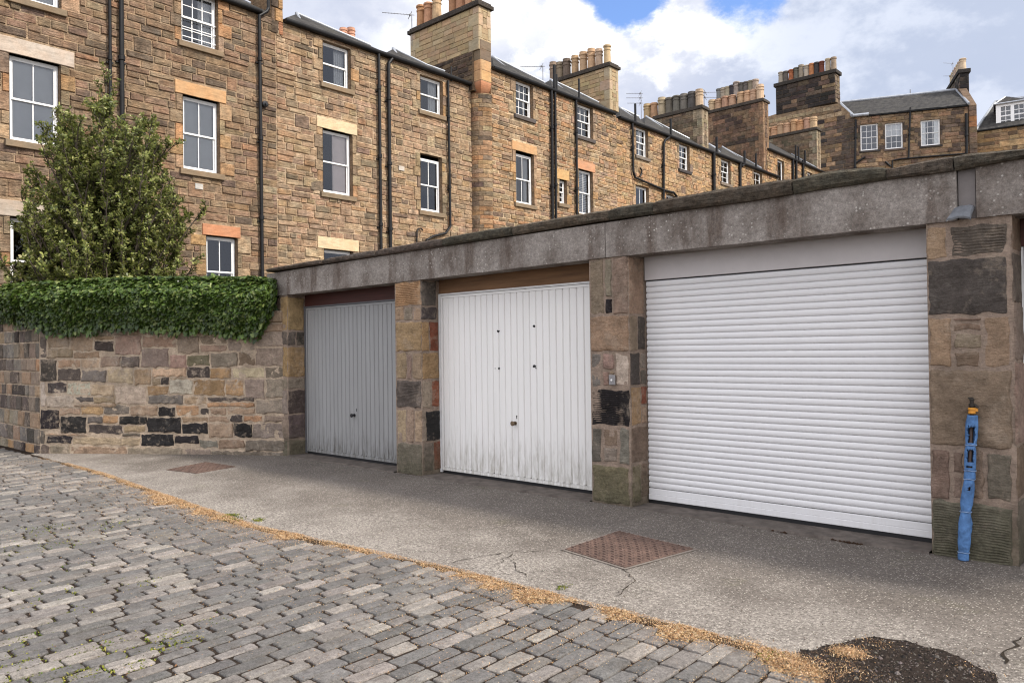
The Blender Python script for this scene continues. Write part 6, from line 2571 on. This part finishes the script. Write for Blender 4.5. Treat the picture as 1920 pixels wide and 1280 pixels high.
ivy = thing("ivy_hedge", FW(WLEN / 2, 0, 1.9), "dense glossy ivy draped along the top of the garden wall", "hedge")
mb = MB()
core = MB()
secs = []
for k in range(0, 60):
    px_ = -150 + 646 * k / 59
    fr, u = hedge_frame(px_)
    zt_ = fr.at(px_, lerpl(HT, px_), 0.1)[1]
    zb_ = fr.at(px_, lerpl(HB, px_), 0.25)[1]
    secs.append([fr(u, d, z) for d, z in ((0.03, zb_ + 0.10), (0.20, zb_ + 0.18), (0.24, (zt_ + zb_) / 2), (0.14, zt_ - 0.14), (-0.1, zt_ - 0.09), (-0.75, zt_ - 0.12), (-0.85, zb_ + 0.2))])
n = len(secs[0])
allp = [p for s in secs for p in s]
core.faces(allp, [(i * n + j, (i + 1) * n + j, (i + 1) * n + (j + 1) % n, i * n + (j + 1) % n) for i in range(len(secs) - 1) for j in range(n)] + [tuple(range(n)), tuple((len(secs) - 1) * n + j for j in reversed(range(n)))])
core.build("shade_core", m_plain("ivy shade", (0.012, 0.016, 0.008), 0.9, spec=0.1, var=0.4), ivy)  # dark filler core, painted as the shade between leaves; closes see-through gaps
for k in range(36000):
    px_ = ri.uniform(-140, 499)
    fr, u = hedge_frame(px_)
    hb = lerpl(HB, px_) + 5 * noise.noise(Vector((px_ * 0.05, 0, 3)))
    zt_ = fr.at(px_, lerpl(HT, px_) + 3 * noise.noise(Vector((px_ * 0.04, 0, 0))), 0.1)[1]
    zb_ = fr.at(px_, hb, 0.25)[1]
    s = ri.random()
    bulge = 0.06 * noise.noise(Vector((u * 1.7, s * 3, 1))) + 0.035 * noise.noise(Vector((u * 5, s * 8, 1)))
    if s < 0.66:
        t = s / 0.66
        z = zb_ + (zt_ - zb_) * t
        d = 0.10 + 0.24 * sin(min(1, t * 1.25) * pi * 0.62) - 0.16 * max(0, t - 0.72) / 0.28 + bulge
        nrm = fr.n * (1.0 - 0.5 * t) + Vector((0, 0, 0.25 + 0.75 * t * t))
    else:
        t = (s - 0.66) / 0.34
        d = 0.20 - 1.0 * t + bulge
        z = zt_ + 0.02 + 0.03 * sin(t * pi) + bulge * 0.5
        nrm = Vector((0, 0, 1)) + fr.n * 0.35 * (1 - t)
    dp = ri.random() ** 2 * 0.13
    c = fr(u, d, z) - nrm.normalized() * dp
    nrm = nrm.normalized() + Vector((ri.gauss(0, 0.38), ri.gauss(0, 0.38), ri.gauss(0, 0.32)))
    tip = Vector((ri.gauss(0, 0.5), ri.gauss(0, 0.5), -1.0)) + fr.n * 0.35
    col = vary(pick(LEAFPAL, ri), ri, 0.22)
    leaf(mb, c, nrm, tip, ri.uniform(0.036, 0.076), col, IVY)
# trailing shoots past the wall end and below the skirt
for k in range(900):
    px_ = ri.choice((ri.uniform(480, 502), ri.uniform(0, 495)))
    fr, u = hedge_frame(px_)
    zb_ = fr.at(px_, lerpl(HB, px_) + ri.uniform(-2, 9) * (1.2 + noise.noise(Vector((px_ * 0.06, 5, 0)))), 0.15)[1]
    if px_ > 480:
        zb_ += ri.uniform(0, 0.25)
    c = fr(u, ri.uniform(0.05, 0.2), zb_)
    leaf(mb, c, fr.n + Vector((ri.gauss(0, 0.3), ri.gauss(0, 0.3), 0.3)), Vector((ri.gauss(0, 0.4), 0, -1)), ri.uniform(0.04, 0.075), vary(pick(LEAFPAL, ri), ri, 0.2), IVY)
mb.build("foliage", 'ivy', ivy)

# ------------------------------------------------------------------ tree behind the wall
rv = random.Random(12)
tb_ = CAM + ray(203, 640) * 14.0
TX, TY = tb_.x, tb_.y
tree = thing("tree", (TX, TY, -0.1), "bushy evergreen tree with a spiky top before the left house", "tree")
TOPZ = (CAM + ray(202, 133) * 14.0).z
ENV = [(0.0, 0.03), (0.3, 0.08), (0.6, 0.14), (0.80, 0.30), (0.95, 0.85), (1.15, 1.32), (1.55, 1.62), (2.1, 1.72), (2.8, 1.84), (3.4, 1.88), (3.9, 1.88), (5.0, 1.8)]
TREEPAL = [((0.052, 0.066, 0.016), 2.2), ((0.108, 0.128, 0.030), 4), ((0.170, 0.188, 0.048), 3.6), ((0.25, 0.260, 0.085), 2.5), ((0.35, 0.350, 0.15), 0.9)]
LEAF = [(0, 0), (0.17, 0.30), (0.24, 0.62), (0.14, 0.90), (0, 1.0), (-0.14, 0.90), (-0.24, 0.62), (-0.17, 0.30)]
trunk = MB()
fol = MB()
base = Vector((TX, TY, -0.1))
lead_ = [base]
z = -0.1
while z < TOPZ - 0.1:
    z += 0.45
    lead_.append(Vector((TX + 0.06 * noise.noise(Vector((z, 1, 0))), TY + 0.06 * noise.noise(Vector((z, 5, 0))), min(z, TOPZ - 0.06))))
trunk.tube(lead_, [0.11 * (1 - 0.93 * i / (len(lead_) - 1)) for i in range(len(lead_))], 8)


def rosette(c, axis, size, n, light):
    axis = axis.normalized()
    a = axis.cross(Vector((0.3, 0.2, 1))).normalized()
    b = axis.cross(a)
    for k in range(n):
        t = 2 * pi * k / n + rv.uniform(-0.4, 0.4)
        out = a * cos(t) + b * sin(t)
        el = rv.uniform(0.15, 0.9)
        tip = out * cos(el) + axis * sin(el)
        nrm = axis * cos(el) - out * sin(el)
        col = vary(pick(TREEPAL, rv), rv, 0.2)
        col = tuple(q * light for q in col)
        leaf(fol, c - axis * rv.uniform(0, 0.04), nrm + Vector((rv.gauss(0, 0.15), rv.gauss(0, 0.15), rv.gauss(0, 0.15))), tip, size * rv.uniform(0.75, 1.25), col, LEAF, 0.18)


def shoot(p, d, ln, rad, lvl):
    pts = [p]
    n = max(3, int(ln / 0.12))
    cur = p.copy()
    dd = d.normalized()
    for i in range(n):
        dd = (dd + Vector((rv.gauss(0, 0.10), rv.gauss(0, 0.10), 0.07 + rv.gauss(0, 0.06)))).normalized()
        cur = cur + dd * (ln / n)
        pts.append(cur.copy())
    trunk.tube(pts, [rad * (1 - 0.8 * i / n) for i in range(n + 1)], 5 if lvl else 6, cap=False)
    if lvl == 0:
        m = int(ln / 0.105)
        for k in range(m):
            t = 0.22 + 0.78 * (k + rv.random()) / m
            i = min(n - 1, int(t * n))
            q = pts[i].lerp(pts[i + 1], t * n - i)
            az = rv.uniform(0, 2 * pi)
            sd = Vector((cos(az), sin(az), rv.uniform(0.2, 1.0))) + dd * 0.5
            shoot(q, sd, rv.uniform(0.14, 0.42) * (1.15 - 0.5 * t), rad * 0.35, 1)
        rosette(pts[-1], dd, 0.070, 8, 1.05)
    else:
        m = max(2, int(ln / 0.047))
        for k in range(m):
            t = 0.15 + 0.85 * (k + 1) / m
            i = min(n - 1, int(t * n))
            q = pts[i].lerp(pts[i + 1], min(1, t * n - i))
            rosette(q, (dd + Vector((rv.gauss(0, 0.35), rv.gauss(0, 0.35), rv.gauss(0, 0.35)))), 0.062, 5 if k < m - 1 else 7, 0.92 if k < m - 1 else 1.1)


count = 0
for k in range(345):
    # where the shoot ends: spread over the outer part of the crown
    dz = 0.5 + 4.2 * (rv.random() ** 0.75)
    az = rv.uniform(0, 2 * pi) if k % 4 else rv.choice((YAW * -1 + rv.gauss(0, 0.35), pi - YAW + rv.gauss(0, 0.35)))
    rad_ = lerpl(ENV, dz) * (rv.uniform(0.60, 1.12) ** 0.7 if k < 285 else rv.uniform(0.25, 0.8))
    end = Vector((TX + cos(az) * rad_, TY + sin(az) * rad_, TOPZ - dz))
    rise = 0.25 + rad_ * rv.uniform(0.65, 1.05)
    st = Vector((TX, TY, max(0.6, end.z - rise)))
    v = end - st
    shoot(st, v + Vector((0, 0, -0.18 * v.length)), v.length, 0.013 + 0.007 * v.length, 0)
for k in range(7):
    q = Vector((TX + rv.gauss(0, 0.05), TY + rv.gauss(0, 0.05), TOPZ - 0.85 + 0.1 * k))
    shoot(q, Vector((rv.gauss(0, 0.5), rv.gauss(0, 0.5), 0.9)), 0.30, 0.012, 1)
shoot(lead_[-2], Vector((0, 0, 1)), 0.45, 0.012, 1)
trunk.build("trunk", 'bark', tree)
fol.build("foliage", 'leaf', tree)

# ------------------------------------------------------------------ dry florets, moss and crumbs on the lane
rf = random.Random(44)
FLOR = [((0.47, 0.295, 0.150), 4), ((0.55, 0.375, 0.21), 4), ((0.35, 0.195, 0.092), 3), ((0.62, 0.475, 0.31), 1.8), ((0.16, 0.095, 0.055), 2.4)]
mb = MB()


def flake(p, l, w, col, flat=0.35):
    az = rf.uniform(0, 2 * pi)
    a = Vector((cos(az), sin(az), rf.gauss(0, flat)))
    b = Vector((-sin(az), cos(az), rf.gauss(0, flat)))
    mb.face([p - a * l, p + b * w, p + a * l, p - b * w], col)


def heap(x):
    """how thickly the florets lie along the edge"""
    v = 0.44 + 0.95 * noise.noise(Vector((x * 1.1, 2, 7))) + 0.75 * noise.noise(Vector((x * 3.2, 4, 1)))
    if x < -8.5:
        v *= max(0.0, (x + 13.0) / 4.5) * 0.6
    return max(0.0, min(1.1, v))


# a matted bed
cell = 0.011
x = -11.0
while x < -1.25:
    hp_ = heap(x)
    wdt = 0.05 + 0.18 * hp_
    y = -0.02
    while y < wdt * 1.5:
        q = noise.noise(Vector((x * 5, y * 7, 3))) + 0.55 * noise.noise(Vector((x * 17, y * 19, 8)))
        inten = hp_ * (1 - abs(y - wdt * 0.42) / (wdt * 0.85)) + 0.33 * q
        if inten > 0.30:
            yy = edge_y(x) - y
            zz_ = gz(yy) + -0.002 + 0.008 * min(1, inten)
            s = cell * 0.62
            cc = vary(pick(FLOR, rf), rf, 0.25)
            mb.face([Vector((x + dx * s * rf.uniform(0.7, 1.2), yy + dy * s * rf.uniform(0.7, 1.2), zz_ + rf.uniform(-0.004, 0.005))) for dx, dy in ((-1, -1), (1, -1), (1, 1), (-1, 1))], tuple(q_ * 0.66 for q_ in cc))
        y += cell
    x += cell
for k in range(110000):
    x = rf.uniform(-11.5, -1.0)
    hp_ = heap(x)
    if rf.random() > 0.15 + hp_:
        continue
    wdt = 0.05 + 0.18 * hp_
    y = edge_y(x) - abs(rf.gauss(wdt * 0.42, wdt * 0.55)) + 0.015
    p = Vector((x, y, gz(y) + 0.002 + 0.016 * rf.random() * hp_))
    flake(p, rf.uniform(0.002, 0.0055), rf.uniform(0.0007, 0.0014), vary(pick(FLOR, rf), rf, 0.3), 0.7)
for k in range(80000):
    x = rf.uniform(-12.5, -0.9)
    y = edge_y(x) - rf.expovariate(2.0) - 0.02
    g = noise.noise(Vector((x * 1.3, y * 1.6, 12)))
    if g + rf.random() * 0.6 < 0.02 + 0.02 * abs(x + 5):
        continue
    p = Vector((x, y, gz(y) + rf.choice((-0.008, -0.006, -0.004, -0.002, 0.002, 0.004))))
    flake(p, rf.uniform(0.0025, 0.006), rf.uniform(0.0010, 0.0020), vary(pick(FLOR, rf), rf, 0.25))
# clumps on the broken patch
for (cx, cy, n, s) in ((1592, 1232, 2600, 0.040), (1640, 1212, 150, 0.05), (1400, 1216, 700, 0.05), (1500, 1252, 900, 0.06), (1450, 1240, 500, 0.06), (1530, 1272, 700, 0.07), (1585, 1262, 350, 0.06), (1820, 1258, 80, 0.08)):
    c = on_ground(cx, cy)
    for k in range(n):
        q = c + Vector((rf.gauss(0, s), rf.gauss(0, s * 0.8), 0))
        q.z = gz(q.y) + 0.016 + rf.random() * 0.02
        flake(q, rf.uniform(0.002, 0.006), rf.uniform(0.0007, 0.0014), vary(pick(FLOR, rf), rf, 0.3), 0.7)
o = mb.build("litter", 'litter')
tag(o, "golden dry florets swept along the lane edge", kind='stuff')

mb = MB()
CRUMB = [((0.16, 0.085, 0.045), 3), ((0.085, 0.05, 0.032), 3), ((0.30, 0.18, 0.09), 2)]
for k in range(15000):
    x = rf.uniform(-12, 0.6)
    y = rf.uniform(0.3, 3.5)
    q = to_px(Vector((x, y, gz(y))))
    if q is None or not (-60 < q[0] < 1990 and q[1] < 1400):
        continue
    g = noise.noise(Vector((x * 2.1, y * 2.1, 30)))
    if g + rf.random() * 0.7 < 0.2:
        continue
    flake(Vector((x, y, gz(y) - rf.uniform(0.004, 0.012))), rf.uniform(0.004, 0.010), rf.uniform(0.002, 0.005), vary(pick(CRUMB, rf), rf, 0.25))
for k in range(2600):      # loose crumbs on the forecourt
    x = rf.uniform(-9.5, -0.3)
    y = edge_y(x) + abs(rf.gauss(0, 0.5)) if rf.random() < 0.6 else rf.uniform(3.7, 5.6)
    c = rf.choice(((0.05, 0.035, 0.028), (0.40, 0.36, 0.31), (0.12, 0.085, 0.06)))
    flake(Vector((x, y, fz(x, y) + 0.004)), rf.uniform(0.003, 0.008), rf.uniform(0.002, 0.004), vary(c, rf, 0.2), 0.2)
o = mb.build("debris", 'litter')
tag(o, "brown crumbs lodged between the setts and on the forecourt", kind='stuff')

mb = MB()
MOSSC = [((0.10, 0.115, 0.018), 3), ((0.165, 0.170, 0.030), 3), ((0.055, 0.085, 0.015), 2), ((0.24, 0.22, 0.05), 1)]
for (cx, cy, n, s) in ((40, 1025, 300, 0.14), (120, 1022, 160, 0.10), (60, 1000, 120, 0.12), (20, 1105, 120, 0.10), (140, 1100, 150, 0.10), (250, 1092, 120, 0.08), (30, 1240, 350, 0.09), (110, 1262, 250, 0.08), (165, 1262, 220, 0.06), (215, 1210, 260, 0.08), (160, 1215, 180, 0.06), (245, 1245, 200, 0.06), (300, 1208, 160, 0.06), (340, 1200, 120, 0.05), (60, 1190, 200, 0.07), (135, 1060, 110, 0.08), (90, 1118, 110, 0.08), (310, 1185, 120, 0.05), (20, 1275, 200, 0.06), (120, 1150, 120, 0.08), (400, 1160, 90, 0.05), (1450, 1232, 160, 0.03), (430, 966, 260, 0.035), (485, 975, 160, 0.03), (440, 972, 120, 0.05), (1055, 1100, 120, 0.025), (95, 990, 90, 0.1), (220, 980, 90, 0.1)):
    c = on_ground(cx, cy)
    for k in range(n):
        q = c + Vector((rf.gauss(0, s), rf.gauss(0, s), 0))
        up = 0.004 if cy < 1000 or cx > 1000 else rf.choice((-0.010, -0.007, -0.004, 0.0))
        q.z = gz(q.y) + up
        flake(q, rf.uniform(0.003, 0.008), rf.uniform(0.003, 0.006), vary(pick(MOSSC, rf), rf, 0.25), 0.6)
o = mb.build("joint_moss", 'moss')
tag(o, "green moss in the joints of the lane", kind='stuff')
